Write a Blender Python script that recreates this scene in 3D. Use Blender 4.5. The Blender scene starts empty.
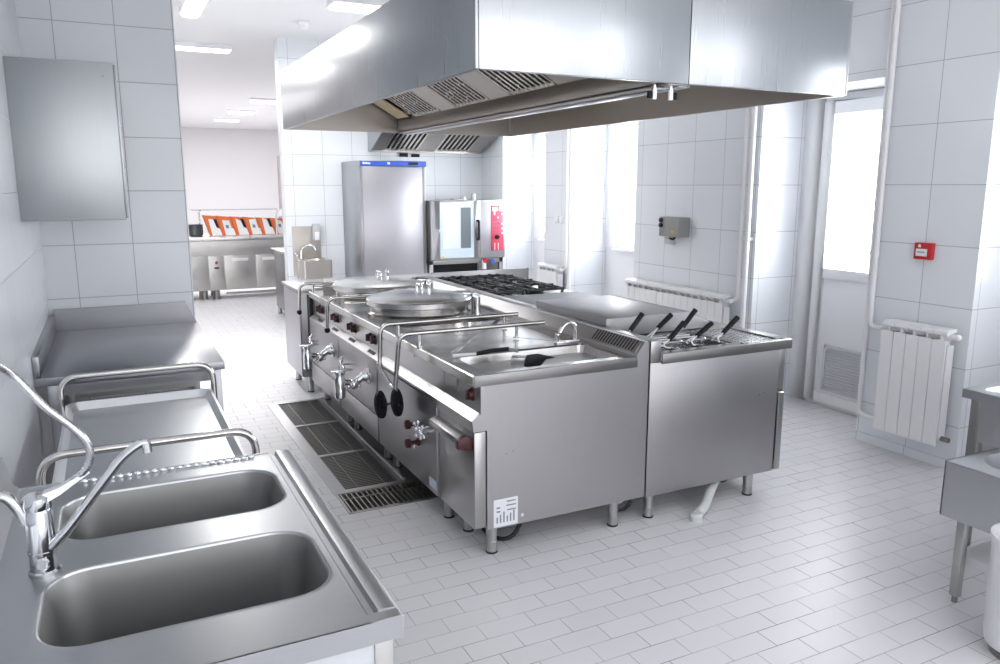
import bpy, bmesh, math, random
from mathutils import Vector, Matrix
random.seed(7)
C = bpy.context.scene.collection
PI = math.pi
W = {}          # world origin of every object by name

# ------------------------------------------------------------------ mesh builder
class MB:
    def __init__(s): s.v = []; s.f = []
    def add(s, vs, fs):
        n = len(s.v); s.v += [tuple(p) for p in vs]; s.f += [tuple(i + n for i in f) for f in fs]; return s
    def box(s, x0, x1, y0, y1, z0, z1):
        return s.add([(x0,y0,z0),(x1,y0,z0),(x1,y1,z0),(x0,y1,z0),(x0,y0,z1),(x1,y0,z1),(x1,y1,z1),(x0,y1,z1)],
                     [(0,3,2,1),(4,5,6,7),(0,1,5,4),(1,2,6,5),(2,3,7,6),(3,0,4,7)])
    def prism(s, ax, pr, a, b):
        n = len(pr)
        def P(p, t): return {'x':(t,p[0],p[1]), 'y':(p[0],t,p[1]), 'z':(p[0],p[1],t)}[ax]
        return s.add([P(p,a) for p in pr] + [P(p,b) for p in pr],
                     [tuple(range(n))[::-1], tuple(range(n,2*n))] + [(i,(i+1)%n,(i+1)%n+n,i+n) for i in range(n)])
    def loft(s, loops, cap0=False, cap1=False, closed=True):
        n = len(loops[0]); vs = [p for l in loops for p in l]; fs = []
        for k in range(len(loops)-1):
            for i in range(n if closed else n-1):
                j = (i+1) % n
                fs.append((k*n+i, k*n+j, (k+1)*n+j, (k+1)*n+i))
        if cap0: fs.append(tuple(range(n))[::-1])
        if cap1: fs.append(tuple(range((len(loops)-1)*n, len(loops)*n)))
        return s.add(vs, fs)
    def cyl(s, p0, p1, r0, r1=None, n=20):
        p0, p1 = Vector(p0), Vector(p1); r1 = r0 if r1 is None else r1
        d = (p1-p0).normalized(); u = d.orthogonal().normalized(); w = d.cross(u)
        L = [[p + (u*math.cos(2*PI*i/n) + w*math.sin(2*PI*i/n))*r for i in range(n)] for p, r in ((p0,r0),(p1,r1))]
        return s.loft(L, True, True)
    def tube(s, pts, r, n=12, r1=None):
        pts = [Vector(p) for p in pts]; m = len(pts); r1 = r if r1 is None else r1
        t0 = (pts[1]-pts[0]).normalized(); u = t0.orthogonal().normalized(); L = []
        for k, p in enumerate(pts):
            t = (pts[min(k+1,m-1)] - pts[max(k-1,0)]).normalized()
            u = (u - t*u.dot(t)).normalized(); w = t.cross(u); rr = r + (r1-r)*k/(m-1)
            L.append([p + (u*math.cos(2*PI*i/n) + w*math.sin(2*PI*i/n))*rr for i in range(n)])
        return s.loft(L, True, True)
    def lathe(s, c, pr, n=32, ax='z'):
        def P(r,z,a):
            if ax == 'z': q = (r*math.cos(a), r*math.sin(a), z)
            elif ax == 'x': q = (z, r*math.cos(a), r*math.sin(a))
            else: q = (r*math.cos(a), z, r*math.sin(a))
            return (c[0]+q[0], c[1]+q[1], c[2]+q[2])
        return s.loft([[P(max(r,1e-4),z,2*PI*i/n) for i in range(n)] for r,z in pr], True, True)
    def ball(s, c, rx, ry=None, rz=None, n=16, m=8):
        ry = rx if ry is None else ry; rz = rx if rz is None else rz
        return s.loft([[(c[0]+rx*math.sin(PI*(k+.02)/(m+.04))*math.cos(2*PI*i/n), c[1]+ry*math.sin(PI*(k+.02)/(m+.04))*math.sin(2*PI*i/n),
                         c[2]+rz*math.cos(PI*(k+.02)/(m+.04))) for i in range(n)] for k in range(m+1)], True, True)
    def torus(s, c, R, r, ax='z', n=28, m=8):
        L = []
        for i in range(n+1):
            a = 2*PI*i/n; row = []
            for j in range(m):
                b = 2*PI*j/m; q = R + r*math.cos(b); h = r*math.sin(b)
                p = (q*math.cos(a), q*math.sin(a), h)
                if ax == 'x': p = (h, p[0], p[1])
                if ax == 'y': p = (p[0], h, p[1])
                row.append((c[0]+p[0], c[1]+p[1], c[2]+p[2]))
            L.append(row)
        return s.loft(L)

def rr(cx, cy, hx, hy, r, z, n=6):
    out = []
    for sx, sy, a0 in ((1,1,0),(-1,1,90),(-1,-1,180),(1,-1,270)):
        for k in range(n+1):
            a = math.radians(a0 + 90*k/n)
            out.append((cx + sx*(hx-r) + r*math.cos(a), cy + sy*(hy-r) + r*math.sin(a), z))
    return out

def fil(pts, rad, seg=7):
    """round the corners of a path"""
    pts = [Vector(p) for p in pts]; out = [pts[0]]
    for k in range(1, len(pts)-1):
        p = pts[k]; a = pts[k-1]-p; b = pts[k+1]-p
        r = min(rad, a.length*.49, b.length*.49)
        A = p + a.normalized()*r; B = p + b.normalized()*r
        for i in range(seg+1):
            t = i/seg; out.append(A*(1-t)**2 + p*2*t*(1-t) + B*t*t)
    out.append(pts[-1]); return out

def spl(pts, seg=8):
    """smooth curve through the points"""
    P = [Vector(p) for p in pts]; P = [P[0]*2-P[1]] + P + [P[-1]*2-P[-2]]; out = []
    for k in range(1, len(P)-2):
        a, b, c, d = P[k-1:k+3]
        for i in range(seg):
            t = i/seg
            out.append(.5*((2*b) + (c-a)*t + (2*a-5*b+4*c-d)*t*t + (3*b-a-3*c+d)*t**3))
    out.append(P[-2]); return out

# ------------------------------------------------------------------ object helpers
def mesh_ob(mb, name, mat, origin, bevel=0, ang=35):
    me = bpy.data.meshes.new(name); bm = bmesh.new()
    o = Vector(origin); vs = [bm.verts.new(Vector(p)-o) for p in mb.v]
    for f in mb.f:
        try: bm.faces.new([vs[i] for i in f])
        except ValueError: pass
    bmesh.ops.remove_doubles(bm, verts=bm.verts, dist=1e-6)
    bmesh.ops.recalc_face_normals(bm, faces=bm.faces)
    if bevel:
        es = [e for e in bm.edges if len(e.link_faces) == 2 and e.calc_face_angle(0) > .6]
        bmesh.ops.bevel(bm, geom=es, offset=bevel, segments=2, profile=.5, affect='EDGES', clamp_overlap=True)
    bm.to_mesh(me); bm.free()
    for p in me.polygons: p.use_smooth = True
    me.set_sharp_from_angle(angle=math.radians(28 if bevel else ang))
    me.materials.append(mat)
    ob = bpy.data.objects.new(name, me); C.objects.link(ob); return ob
def tag(o, label=None, cat=None, group=None, kind=None):
    for k, v in (('label',label),('category',cat),('group',group),('kind',kind)):
        if v: o[k] = v
    return o
def thing(name, label, cat, loc, group=None):
    o = bpy.data.objects.new(name, None); C.objects.link(o); o.location = loc
    o.empty_display_size = .1
    W[o.name] = Vector(loc); return tag(o, label, cat, group)
def part(mb, name, mat, parent, bevel=0, label=None, kind=None):
    w = W[parent.name]; o = mesh_ob(mb, name, mat, w, bevel); o.parent = parent; W[o.name] = w
    return tag(o, label, None, None, kind)
def single(mb, name, mat, label, cat, group=None, bevel=0, kind=None):
    xs, ys, zs = zip(*mb.v)
    w = Vector(((min(xs)+max(xs))/2, (min(ys)+max(ys))/2, min(zs)))
    o = mesh_ob(mb, name, mat, w, bevel); o.location = w; W[o.name] = w
    return tag(o, label, cat, group, kind)
def struct(mb, name, mat, bevel=0, parent=None):
    if parent: return part(mb, name, mat, parent, bevel)
    o = mesh_ob(mb, name, mat, (0,0,0), bevel); W[o.name] = Vector((0,0,0)); return tag(o, kind='structure')
def B(*a): return MB().box(*a)
def copy_tree(o, dv=None, parent=None):
    c = o.copy(); C.objects.link(c)
    if parent: c.parent = parent
    if dv: c.location = o.location + Vector(dv); W[c.name] = Vector(c.location)
    for ch in list(o.children): copy_tree(ch, None, c)
    return c

# ------------------------------------------------------------------ materials
def mat(name):
    m = bpy.data.materials.new(name); m.use_nodes = True
    nt = m.node_tree; return m, nt, nt.nodes['Principled BSDF']
def plain(name, col, rough=.5, metal=0, emit=None, es=0, bump=0, bs=60, spec=.5):
    m, nt, b = mat(name); N = nt.nodes; L = nt.links
    b.inputs['Base Color'].default_value = (*col,1); b.inputs['Roughness'].default_value = rough; b.inputs['Metallic'].default_value = metal
    b.inputs['Specular IOR Level'].default_value = spec
    if emit: b.inputs['Emission Color'].default_value = (*emit,1); b.inputs['Emission Strength'].default_value = es
    geo = N.new('ShaderNodeNewGeometry'); no = N.new('ShaderNodeTexNoise'); no.inputs['Scale'].default_value = bs
    L.new(geo.outputs['Position'], no.inputs['Vector'])
    mr = N.new('ShaderNodeMapRange'); mr.inputs['To Min'].default_value = max(.02,rough-.05); mr.inputs['To Max'].default_value = rough+.05
    L.new(no.outputs['Fac'], mr.inputs['Value']); L.new(mr.outputs['Result'], b.inputs['Roughness'])
    if bump:
        bp = N.new('ShaderNodeBump'); bp.inputs['Strength'].default_value = bump; bp.inputs['Distance'].default_value = .002
        L.new(no.outputs['Fac'], bp.inputs['Height']); L.new(bp.outputs['Normal'], b.inputs['Normal'])
    return m
def steel(name, col=(.56,.56,.58), rough=.28, brush=(3,3,160), wave=0, wscale=1.2, amp=.10, cvar=.06):
    m, nt, b = mat(name); N = nt.nodes; L = nt.links
    b.inputs['Metallic'].default_value = 1
    geo = N.new('ShaderNodeNewGeometry'); mp = N.new('ShaderNodeMapping'); mp.inputs['Scale'].default_value = brush
    L.new(geo.outputs['Position'], mp.inputs['Vector'])
    no = N.new('ShaderNodeTexNoise'); no.inputs['Scale'].default_value = 1; no.inputs['Detail'].default_value = 3
    L.new(mp.outputs['Vector'], no.inputs['Vector'])
    mr = N.new('ShaderNodeMapRange'); mr.inputs['To Min'].default_value = max(.04, rough-amp); mr.inputs['To Max'].default_value = rough+amp
    L.new(no.outputs['Fac'], mr.inputs['Value']); L.new(mr.outputs['Result'], b.inputs['Roughness'])
    n2 = N.new('ShaderNodeTexNoise'); n2.inputs['Scale'].default_value = wscale; n2.inputs['Detail'].default_value = 1
    L.new(geo.outputs['Position'], n2.inputs['Vector'])
    mx = N.new('ShaderNodeMix'); mx.data_type = 'RGBA'
    mx.inputs[6].default_value = (*[c*(1-cvar) for c in col],1); mx.inputs[7].default_value = (*[min(1,c*(1+cvar)) for c in col],1)
    ad = N.new('ShaderNodeMath'); ad.operation = 'MULTIPLY_ADD'; ad.inputs[1].default_value = .5
    L.new(no.outputs['Fac'], ad.inputs[0]); 
    hl = N.new('ShaderNodeMath'); hl.operation = 'MULTIPLY'; hl.inputs[1].default_value = .5
    L.new(n2.outputs['Fac'], hl.inputs[0]); L.new(hl.outputs[0], ad.inputs[2])
    L.new(ad.outputs[0], mx.inputs[0]); L.new(mx.outputs[2], b.inputs['Base Color'])
    if wave:
        bp = N.new('ShaderNodeBump'); bp.inputs['Strength'].default_value = wave; bp.inputs['Distance'].default_value = .05
        L.new(n2.outputs['Fac'], bp.inputs['Height']); L.new(bp.outputs['Normal'], b.inputs['Normal'])
    return m
def tiles(name, size, ox, oy, oz, col, mortar, rough=.18, gap=.005):
    m, nt, b = mat(name); N = nt.nodes; L = nt.links
    geo = N.new('ShaderNodeNewGeometry'); sp = N.new('ShaderNodeSeparateXYZ'); sn = N.new('ShaderNodeSeparateXYZ')
    L.new(geo.outputs['Position'], sp.inputs[0]); L.new(geo.outputs['True Normal'], sn.inputs[0])
    ab = N.new('ShaderNodeMath'); ab.operation = 'ABSOLUTE'; L.new(sn.outputs['X'], ab.inputs[0])
    gt = N.new('ShaderNodeMath'); gt.operation = 'GREATER_THAN'; gt.inputs[1].default_value = .5; L.new(ab.outputs[0], gt.inputs[0])
    sx = N.new('ShaderNodeMath'); sx.operation = 'SUBTRACT'; sx.inputs[1].default_value = ox; L.new(sp.outputs['X'], sx.inputs[0])
    sy = N.new('ShaderNodeMath'); sy.operation = 'SUBTRACT'; sy.inputs[1].default_value = oy; L.new(sp.outputs['Y'], sy.inputs[0])
    sz = N.new('ShaderNodeMath'); sz.operation = 'SUBTRACT'; sz.inputs[1].default_value = oz; L.new(sp.outputs['Z'], sz.inputs[0])
    mx = N.new('ShaderNodeMix'); L.new(gt.outputs[0], mx.inputs[0]); L.new(sx.outputs[0], mx.inputs[2]); L.new(sy.outputs[0], mx.inputs[3])
    cv = N.new('ShaderNodeCombineXYZ'); L.new(mx.outputs[0], cv.inputs[0]); L.new(sz.outputs[0], cv.inputs[1])
    br = N.new('ShaderNodeTexBrick'); br.offset = 0; br.inputs['Scale'].default_value = 1
    br.inputs['Brick Width'].default_value = size; br.inputs['Row Height'].default_value = size
    br.inputs['Mortar Size'].default_value = gap*.5; br.inputs['Mortar Smooth'].default_value = .3; br.inputs['Bias'].default_value = 0
    br.inputs['Color1'].default_value = (*col,1); br.inputs['Color2'].default_value = (*[c*.965 for c in col],1); br.inputs['Mortar'].default_value = (*mortar,1)
    L.new(cv.outputs[0], br.inputs['Vector']); L.new(br.outputs['Color'], b.inputs['Base Color'])
    mr = N.new('ShaderNodeMapRange'); mr.inputs['To Min'].default_value = rough; mr.inputs['To Max'].default_value = .7
    L.new(br.outputs['Fac'], mr.inputs['Value']); L.new(mr.outputs['Result'], b.inputs['Roughness'])
    bp = N.new('ShaderNodeBump'); bp.invert = True; bp.inputs['Strength'].default_value = .4; bp.inputs['Distance'].default_value = .003
    L.new(br.outputs['Fac'], bp.inputs['Height']); L.new(bp.outputs['Normal'], b.inputs['Normal'])
    return m
def floor_mat():
    m, nt, b = mat('floor_tiles'); N = nt.nodes; L = nt.links
    geo = N.new('ShaderNodeNewGeometry'); mp = N.new('ShaderNodeMapping')
    mp.inputs['Location'].default_value = (-2.085-.11, -2.303, 0); L.new(geo.outputs['Position'], mp.inputs['Vector'])
    br = N.new('ShaderNodeTexBrick'); br.offset = .5; br.inputs['Scale'].default_value = 1
    br.inputs['Brick Width'].default_value = .22; br.inputs['Row Height'].default_value = .109
    br.inputs['Mortar Size'].default_value = .0019; br.inputs['Mortar Smooth'].default_value = .2; br.inputs['Bias'].default_value = 0
    L.new(mp.outputs['Vector'], br.inputs['Vector'])
    br.inputs['Color1'].default_value = (.755,.75,.77,1); br.inputs['Color2'].default_value = (.725,.72,.74,1)
    no = N.new('ShaderNodeTexNoise'); no.inputs['Scale'].default_value = 3.2; no.inputs['Detail'].default_value = 2
    L.new(geo.outputs['Position'], no.inputs['Vector'])
    rp = N.new('ShaderNodeValToRGB'); rp.color_ramp.elements[0].position = .38; rp.color_ramp.elements[0].color = (.57,.56,.58,1)
    rp.color_ramp.elements[1].position = .66; rp.color_ramp.elements[1].color = (.24,.23,.24,1)
    L.new(no.outputs['Fac'], rp.inputs['Fac']); L.new(rp.outputs['Color'], br.inputs['Mortar'])
    L.new(br.outputs['Color'], b.inputs['Base Color'])
    mr = N.new('ShaderNodeMapRange'); mr.inputs['To Min'].default_value = .36; mr.inputs['To Max'].default_value = .7
    L.new(br.outputs['Fac'], mr.inputs['Value']); L.new(mr.outputs['Result'], b.inputs['Roughness'])
    bp = N.new('ShaderNodeBump'); bp.invert = True; bp.inputs['Strength'].default_value = .35; bp.inputs['Distance'].default_value = .002
    L.new(br.outputs['Fac'], bp.inputs['Height']); L.new(bp.outputs['Normal'], b.inputs['Normal'])
    return m
def glass_mat(name, tint=(1,1,1), refl=.08):
    m = bpy.data.materials.new(name); m.use_nodes = True; nt = m.node_tree; N = nt.nodes; L = nt.links
    N.remove(N['Principled BSDF']); t = N.new('ShaderNodeBsdfTransparent'); t.inputs[0].default_value = (*tint,1)
    g = N.new('ShaderNodeBsdfGlossy'); g.inputs['Roughness'].default_value = .02
    fr = N.new('ShaderNodeMath'); fr.operation = 'MULTIPLY'; lw = N.new('ShaderNodeLayerWeight'); lw.inputs['Blend'].default_value = .3
    fr.inputs[1].default_value = refl*4; L.new(lw.outputs['Fresnel'], fr.inputs[0])
    mx = N.new('ShaderNodeMixShader'); L.new(fr.outputs[0], mx.inputs[0]); L.new(t.outputs[0], mx.inputs[1]); L.new(g.outputs[0], mx.inputs[2])
    L.new(mx.outputs[0], N['Material Output'].inputs[0]); return m

ST  = steel('brushed_steel', (.455,.45,.45), .30, (6,6,220), amp=.05)
STP = steel('panel_steel', (.415,.405,.415), .38, (160,160,3), wave=.04, wscale=.9, amp=.03)
STT = steel('top_steel', (.455,.443,.43), .20, (4,120,120), amp=.04)
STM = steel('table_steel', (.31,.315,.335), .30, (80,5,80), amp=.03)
STS = steel('sink_steel', (.47,.48,.495), .30, (5,90,90), amp=.03)
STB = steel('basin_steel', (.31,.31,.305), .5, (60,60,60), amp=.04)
STH = steel('hood_steel', (.46,.48,.50), .28, (90,90,2), wave=.12, wscale=.7, amp=.02)
STI = steel('warm_lit_hood_steel', (.46,.43,.40), .33, (3,90,90), amp=.08)  # browned to carry the warm lamplight inside the hood
STE = steel('shaded_lip_steel', (.27,.265,.265), .36, (5,5,120), amp=.03)  # darkened to stand for shading on the near worktop lips
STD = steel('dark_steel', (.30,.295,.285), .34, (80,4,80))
STF = steel('fridge_steel', (.54,.53,.56), .36, (140,140,3), wave=.04, amp=.03)
STC = steel('counter_steel', (.52,.51,.49), .36, (5,5,90))
STW = steel('wall_cabinet_steel', (.37,.39,.40), .36, (60,60,2), wave=.10, wscale=1.4, amp=.02)
CHR = plain('chrome', (.82,.83,.85), .08, 1)
TUB = steel('polished_tube_steel', (.60,.59,.57), .16, (40,40,40), amp=.06)
IRON = plain('cast_iron', (.022,.023,.027), .45, 0, bump=.4, bs=200)
BLK = plain('black_plastic', (.012,.013,.016), .5, spec=.25)
DRK = plain('dark_void', (.03,.03,.032), .6)
RED = plain('maroon_knob', (.055,.007,.009), .3)
FIRE = plain('red_call_point', (.55,.02,.025), .35)
WHT = plain('white_paint', (.84,.84,.86), .4)
PIP = plain('white_pipe_paint', (.87,.87,.885), .3)
PVC = plain('white_pvc', (.93,.93,.95), .3)
PLA = plain('white_plaster', (.80,.785,.80), .7, bump=.05)
CEI = plain('ceiling_paint', (.87,.87,.885), .8, bump=.05)
BLU = plain('blue_strip', (.045,.11,.50), .3)
LCD = plain('dark_display', (.02,.025,.04), .2)
YEL = plain('yellow_sticker', (.80,.55,.03), .4)
PAP = plain('paper_sticker', (.80,.82,.86), .5)
INK = plain('grey_ink', (.22,.23,.27), .6)
PNK = plain('crimson_panel', (.62,.075,.13), .3)
ORG = plain('orange_print', (.75,.17,.05), .5)
GRH = plain('grey_hose', (.62,.65,.64), .45)
RUB = plain('black_rubber', (.015,.015,.016), .55)
LID = steel('kettle_lid_steel',(.64,.635,.63),.24,(5,90,90),amp=.03)
CHT = plain('tap_chrome',(.60,.61,.63),.10,1)
LAMP = plain('lamp_diffuser', (.95,.95,.95), .4, emit=(1,.99,.97), es=5)
BIN = plain('white_plastic', (.80,.80,.83), .3)
YLP = plain('lamp_cover_warm', (.55,.43,.24), .3)
GL = glass_mat('clear_glass')
FLO = floor_mat()
TCOL = (.83,.86,.90); TM = (.40,.42,.47)
T_L = tiles('left_tiles', .330, .130, 5.49, .080, TCOL, TM)
T_R = tiles('right_tiles', .372, 2.07, 5.075, .280, TCOL, TM)

# ------------------------------------------------------------------ setting
XL, YF = -.375, 5.5
CEILZ = 3.48
fl = MB(); xs = [-4,1.055,1.11,1.45,1.57,9]; ys = [-3,3.925,4.235,4.275,6.31,25.7]
for i in range(5):
    for j in range(5):
        if (i in (1,2,3) and j == 1) or (i == 2 and j == 3): continue
        fl.box(xs[i], xs[i+1], ys[j], ys[j+1], -.14, 0)
fl.box(-4,9,-3,25.7,-.2,-.14)
struct(fl, 'floor', FLO)
struct(B(-4,9,-3,25.7,CEILZ,CEILZ+.1), 'ceiling', CEI)
struct(B(XL-.12,XL,-3,YF+.2,0,CEILZ), 'wall_left', T_L)
struct(B(XL-.12,.468,YF,YF+.2,0,CEILZ), 'wall_left_end', T_L)
struct(B(1.955,4.75,9.8,10.0,0,CEILZ), 'wall_back', T_R)
XW, XI = 4.62, 5.1
wr = MB()
piers = [(-3,-2.6),(-.2,1.75),(2.87,3.60),(4.67,6.285),(7.46,8.06),(9.16,10.0)]
for a, b in piers: wr.box(XW,XI+.12,a,b,0,2.46)
wr.box(XW,XI+.12,-.2,10.0,2.46,CEILZ).box(XW,XI+.12,-3,-2.6,2.46,CEILZ).box(XW,XI+.12,-2.6,-.2,3.36,CEILZ)
struct(wr, 'wall_right', T_R)
pl = MB()
for a, b in ((-2.6,-.2),(1.75,2.87),(6.285,7.46),(8.06,9.16)): pl.box(XI-.02,XI+.12,a,b,0,1.08)
struct(pl, 'wall_right_parapet', plain('parapet_paint',(.83,.83,.86),.35))
struct(B(-4,9,-3.1,-3,0,CEILZ), 'wall_front', WHT)
struct(B(-4,9,25.6,25.7,0,CEILZ), 'wall_hall_back', PLA)
struct(B(-4,-3.9,5.7,25.6,0,CEILZ), 'wall_hall_left', PLA)
struct(B(8.9,9,10,25.6,0,CEILZ), 'wall_hall_right', PLA)
struct(B(4.75,9,9.98,10.0,0,CEILZ), 'wall_hall_front', PLA)
struct(B(2.71,2.80,13.9,14.1,0,2.27), 'trim_1', plain('jamb_paint',(.50,.45,.44),.5))
struct(B(XW-.012,XW,4.67,6.285,0,.08).box(XW-.012,XW,2.87,3.6,0,.06).box(XW-.012,XW,7.46,8.06,0,.08), 'baseboard_right', T_R)

def window(i, y0, y1, z0, z1, handle=True):
    w = MB(); f = .075
    w.box(XI-.01,XI+.06,y0,y1,z1-f,z1).box(XI-.01,XI+.06,y0,y1,z0,z0+f)
    j = .17; w.box(XI-.03,XI+.06,y1-j,y1,z0,z1)
    y1 -= j; ym = (y0+y1)/2
    for a, b in ((y0,y0+f),(y1-f,y1),(ym-f*.6,ym+f*.6)): w.box(XI-.01,XI+.06,a,b,z0+f,z1-f)
    fr = struct(w, 'window_%d' % i, PVC, .004)
    s = B(XI-.06,XI-.01,y0,y1,z0-.03,z0); part(s,'window_sill',PVC,fr,.004)
    part(B(XI+.02,XI+.03,y0+f,ym-f*.6,z0+f,z1-f).box(XI+.02,XI+.03,ym+f*.6,y1-f,z0+f,z1-f),'window_pane',GL,fr)
    if not handle: return
    h = MB().cyl((XI-.01,y1-.04,1.68),(XI-.045,y1-.04,1.68),.012).tube(fil([(XI-.045,y1-.04,1.69),(XI-.05,y1-.04,1.62),(XI-.05,y1-.04,1.55)],.02),.011)
    part(h,'window_handle',PVC,fr)
window(1, 1.75, 2.87, 1.08, 2.46)
window(2, 6.285, 7.46, 1.08, 2.46, False)
window(3, 8.06, 9.16, 1.08, 2.46)
window(4, -2.6, -.2, 1.08, 3.36)  # added out of view, made tall for a bright reflection in the hood
# outside door with glazed upper half and louvred vent
d = MB(); y0, y1 = 3.6, 4.67
d.box(XI-.02,XI+.06,y0,y0+.13,0,2.46).box(XI-.02,XI+.06,y1-.20,y1,0,2.46).box(XI-.02,XI+.06,y0+.13,y1-.20,2.40,2.46).box(XI-.02,XI+.06,y0+.13,y1-.2,0,.03)
dr = struct(d,'door_1',PVC,.004)
ya, yb = y0+.13, y1-.20
lf = MB(); 
lf.box(XI-.045,XI+.02,ya,ya+.10,.03,2.40).box(XI-.045,XI+.02,yb-.10,yb,.03,2.40).box(XI-.045,XI+.02,ya+.1,yb-.1,2.30,2.40)
lf.box(XI-.045,XI+.02,ya+.1,yb-.1,1.04,1.12).box(XI-.045,XI+.02,ya+.1,yb-.1,.03,.11).box(XI-.03,XI+.01,ya+.1,yb-.1,.11,1.04)
part(lf,'door_leaf',PVC,dr,.004)
part(B(XI-.02,XI-.01,ya+.1,yb-.1,1.12,2.30),'door_pane',GL,dr)
gr = MB(); ga, gb = 3.93, 4.30
gr.box(XI-.05,XI-.03,ga,ga+.02,.14,.51).box(XI-.05,XI-.03,gb-.02,gb,.14,.51).box(XI-.05,XI-.03,ga,gb,.49,.51).box(XI-.05,XI-.03,ga,gb,.14,.16)
for k in range(14): gr.prism('y',[(XI-.046,.165+k*.0235),(XI-.034,.177+k*.0235),(XI-.034,.181+k*.0235),(XI-.046,.169+k*.0235)],ga+.02,gb-.02)
part(gr,'vent_grille',plain('vent_paint',(.66,.66,.70),.4),dr)

# ------------------------------------------------------------------ ceiling lights
def ceiling_light(x0,x1,y0,y1,label,es=1,z=3.40):
    t = thing('fluorescent_light', label, 'ceiling light', ((x0+x1)/2,(y0+y1)/2,z), 'ceiling lights')
    part(B(x0,x1,y0,y1,z+.03,CEILZ).box(x0-.004,x1+.004,y0-.004,y1+.004,z+.02,z+.035),'housing',WHT,t)
    part(MB().loft([rr((x0+x1)/2,(y0+y1)/2,(x1-x0)/2-.006,(y1-y0)/2-.006,.02,z+.03),rr((x0+x1)/2,(y0+y1)/2,(x1-x0)/2-.02,(y1-y0)/2-.02,.02,z)],True,True),'diffuser',LAMP,t)
    L = bpy.data.lights.new('lamp','AREA'); L.shape = 'RECTANGLE'; L.size = max(.1,(x1-x0)-.05); L.size_y = max(.1,(y1-y0)-.05); L.energy = 14*es; L.color = (1,.985,.96)
    lo = bpy.data.objects.new('lamp_light',L); C.objects.link(lo); lo.location = ((x0+x1)/2,(y0+y1)/2,z-.01)
ceiling_light(.35,1.55,10.55,10.75,'long fluorescent light beyond the tiled opening, nearest the far room')
ceiling_light(.80,.98,7.5,8.68,'fluorescent light pointing away, at the top of the tiled opening')
ceiling_light(.42,.60,7.3,8.45,'fluorescent light pointing away, half hidden by the left tiled wall edge')
ceiling_light(2.02,3.22,7.42,7.72,'fluorescent light above the long hood, left end showing past it')
ceiling_light(2.72,3.92,16.5,16.7,'far room ceiling light, largest of the three low on its ceiling',1)
ceiling_light(2.67,3.25,19.2,19.4,'far room ceiling light, middle of the three in distance',2)
ceiling_light(2.65,3.26,21.6,21.8,'far room ceiling light, farthest and smallest of the three',2)
t = thing('smoke_detector','white smoke detector on the ceiling before the back wall','smoke detector',(2.03,8.75,3.40))
part(B(1.97,2.09,8.69,8.81,3.45,CEILZ),'base',WHT,t,.006)
part(MB().lathe((2.03,8.75,3.40),[(.025,0),(.045,.01),(.05,.05)]),'sensor',WHT,t)

# ------------------------------------------------------------------ left: wall cabinet, worktable, trolley, sink
t = thing('wall_cabinet','stainless steel wall cabinet hung on the left tiled wall','wall cabinet',(-.15,4.9,1.592))
part(B(XL,.083,4.4,5.42,1.592,2.352),'body',STW,t,.003)
for a,b,s in ((4.41,4.92,0),(4.90,5.41,.008)):
    dd = part(B(.083+s,.095+s,a,b,1.60,2.345),'door',STW,t,.002)
    part(B(.095+s,.101+s,a+.03,a+.05,1.85,2.05),'handle',STD,dd)
part(MB().cyl((.035,4.4,2.285),(.035,4.394,2.285),.006),'screw',STD,t)

t = thing('worktable','grey steel worktable with raised back edges in the tiled corner','table',(.05,4.8,0))
tz = .87
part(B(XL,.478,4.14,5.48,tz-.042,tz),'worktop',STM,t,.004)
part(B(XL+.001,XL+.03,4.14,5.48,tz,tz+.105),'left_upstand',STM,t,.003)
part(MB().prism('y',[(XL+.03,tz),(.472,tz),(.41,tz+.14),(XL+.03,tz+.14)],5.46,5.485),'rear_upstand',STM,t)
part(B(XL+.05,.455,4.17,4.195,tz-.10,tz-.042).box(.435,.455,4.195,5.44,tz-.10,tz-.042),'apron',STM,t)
for x,y in ((XL+.05,4.16),(.415,4.16),(XL+.05,5.42),(.415,5.42)):
    lg = part(B(x,x+.045,y,y+.045,.02,tz-.042),'leg',STM,t,.003); part(MB().cyl((x+.022,y+.022,0),(x+.022,y+.022,.02),.018),'foot',BLK,lg)
part(B(XL+.05,.45,4.18,5.45,.20,.235),'lower_shelf',STM,t,.003)
part(B(XL+.1,.42,5.40,5.42,.45,.66),'rear_rail',STD,t)

t = thing('service_trolley','steel serving trolley with two tube push handles, before the worktable','trolley',(.07,3.39,0))
def tray(z, h=.032):
    m = MB(); c = (.0725,3.385)
    m.loft([rr(*c,.305,.585,.05,z-.006),rr(*c,.315,.60,.055,z+h),rr(*c,.303,.588,.045,z+h+.002),rr(*c,.285,.565,.04,z),rr(*c,.05,.05,.02,z-.002)],True,True); return m
part(tray(.745),'top_tray',steel('tray_steel',(.72,.73,.745),.30,(90,5,90),amp=.03),t); part(tray(.24),'lower_tray',STT,t)
for y, top in ((4.015,.893),(2.765,.91)):
    part(MB().tube(fil([(-.262,y,.10),(-.262,y,top),(.405,y,top),(.405,y,.10)],.085,9),.0135),'push_handle',TUB,t)
    for x in (-.262,.405):
        c = part(MB().cyl((x,y,.06),(x,y,.10),.018),'caster',STD,t); part(MB().lathe((x-.012,y,.042),[(.02,0),(.042,.002),(.042,.022),(.02,.024)],24,'x'),'wheel',RUB,c)

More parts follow.
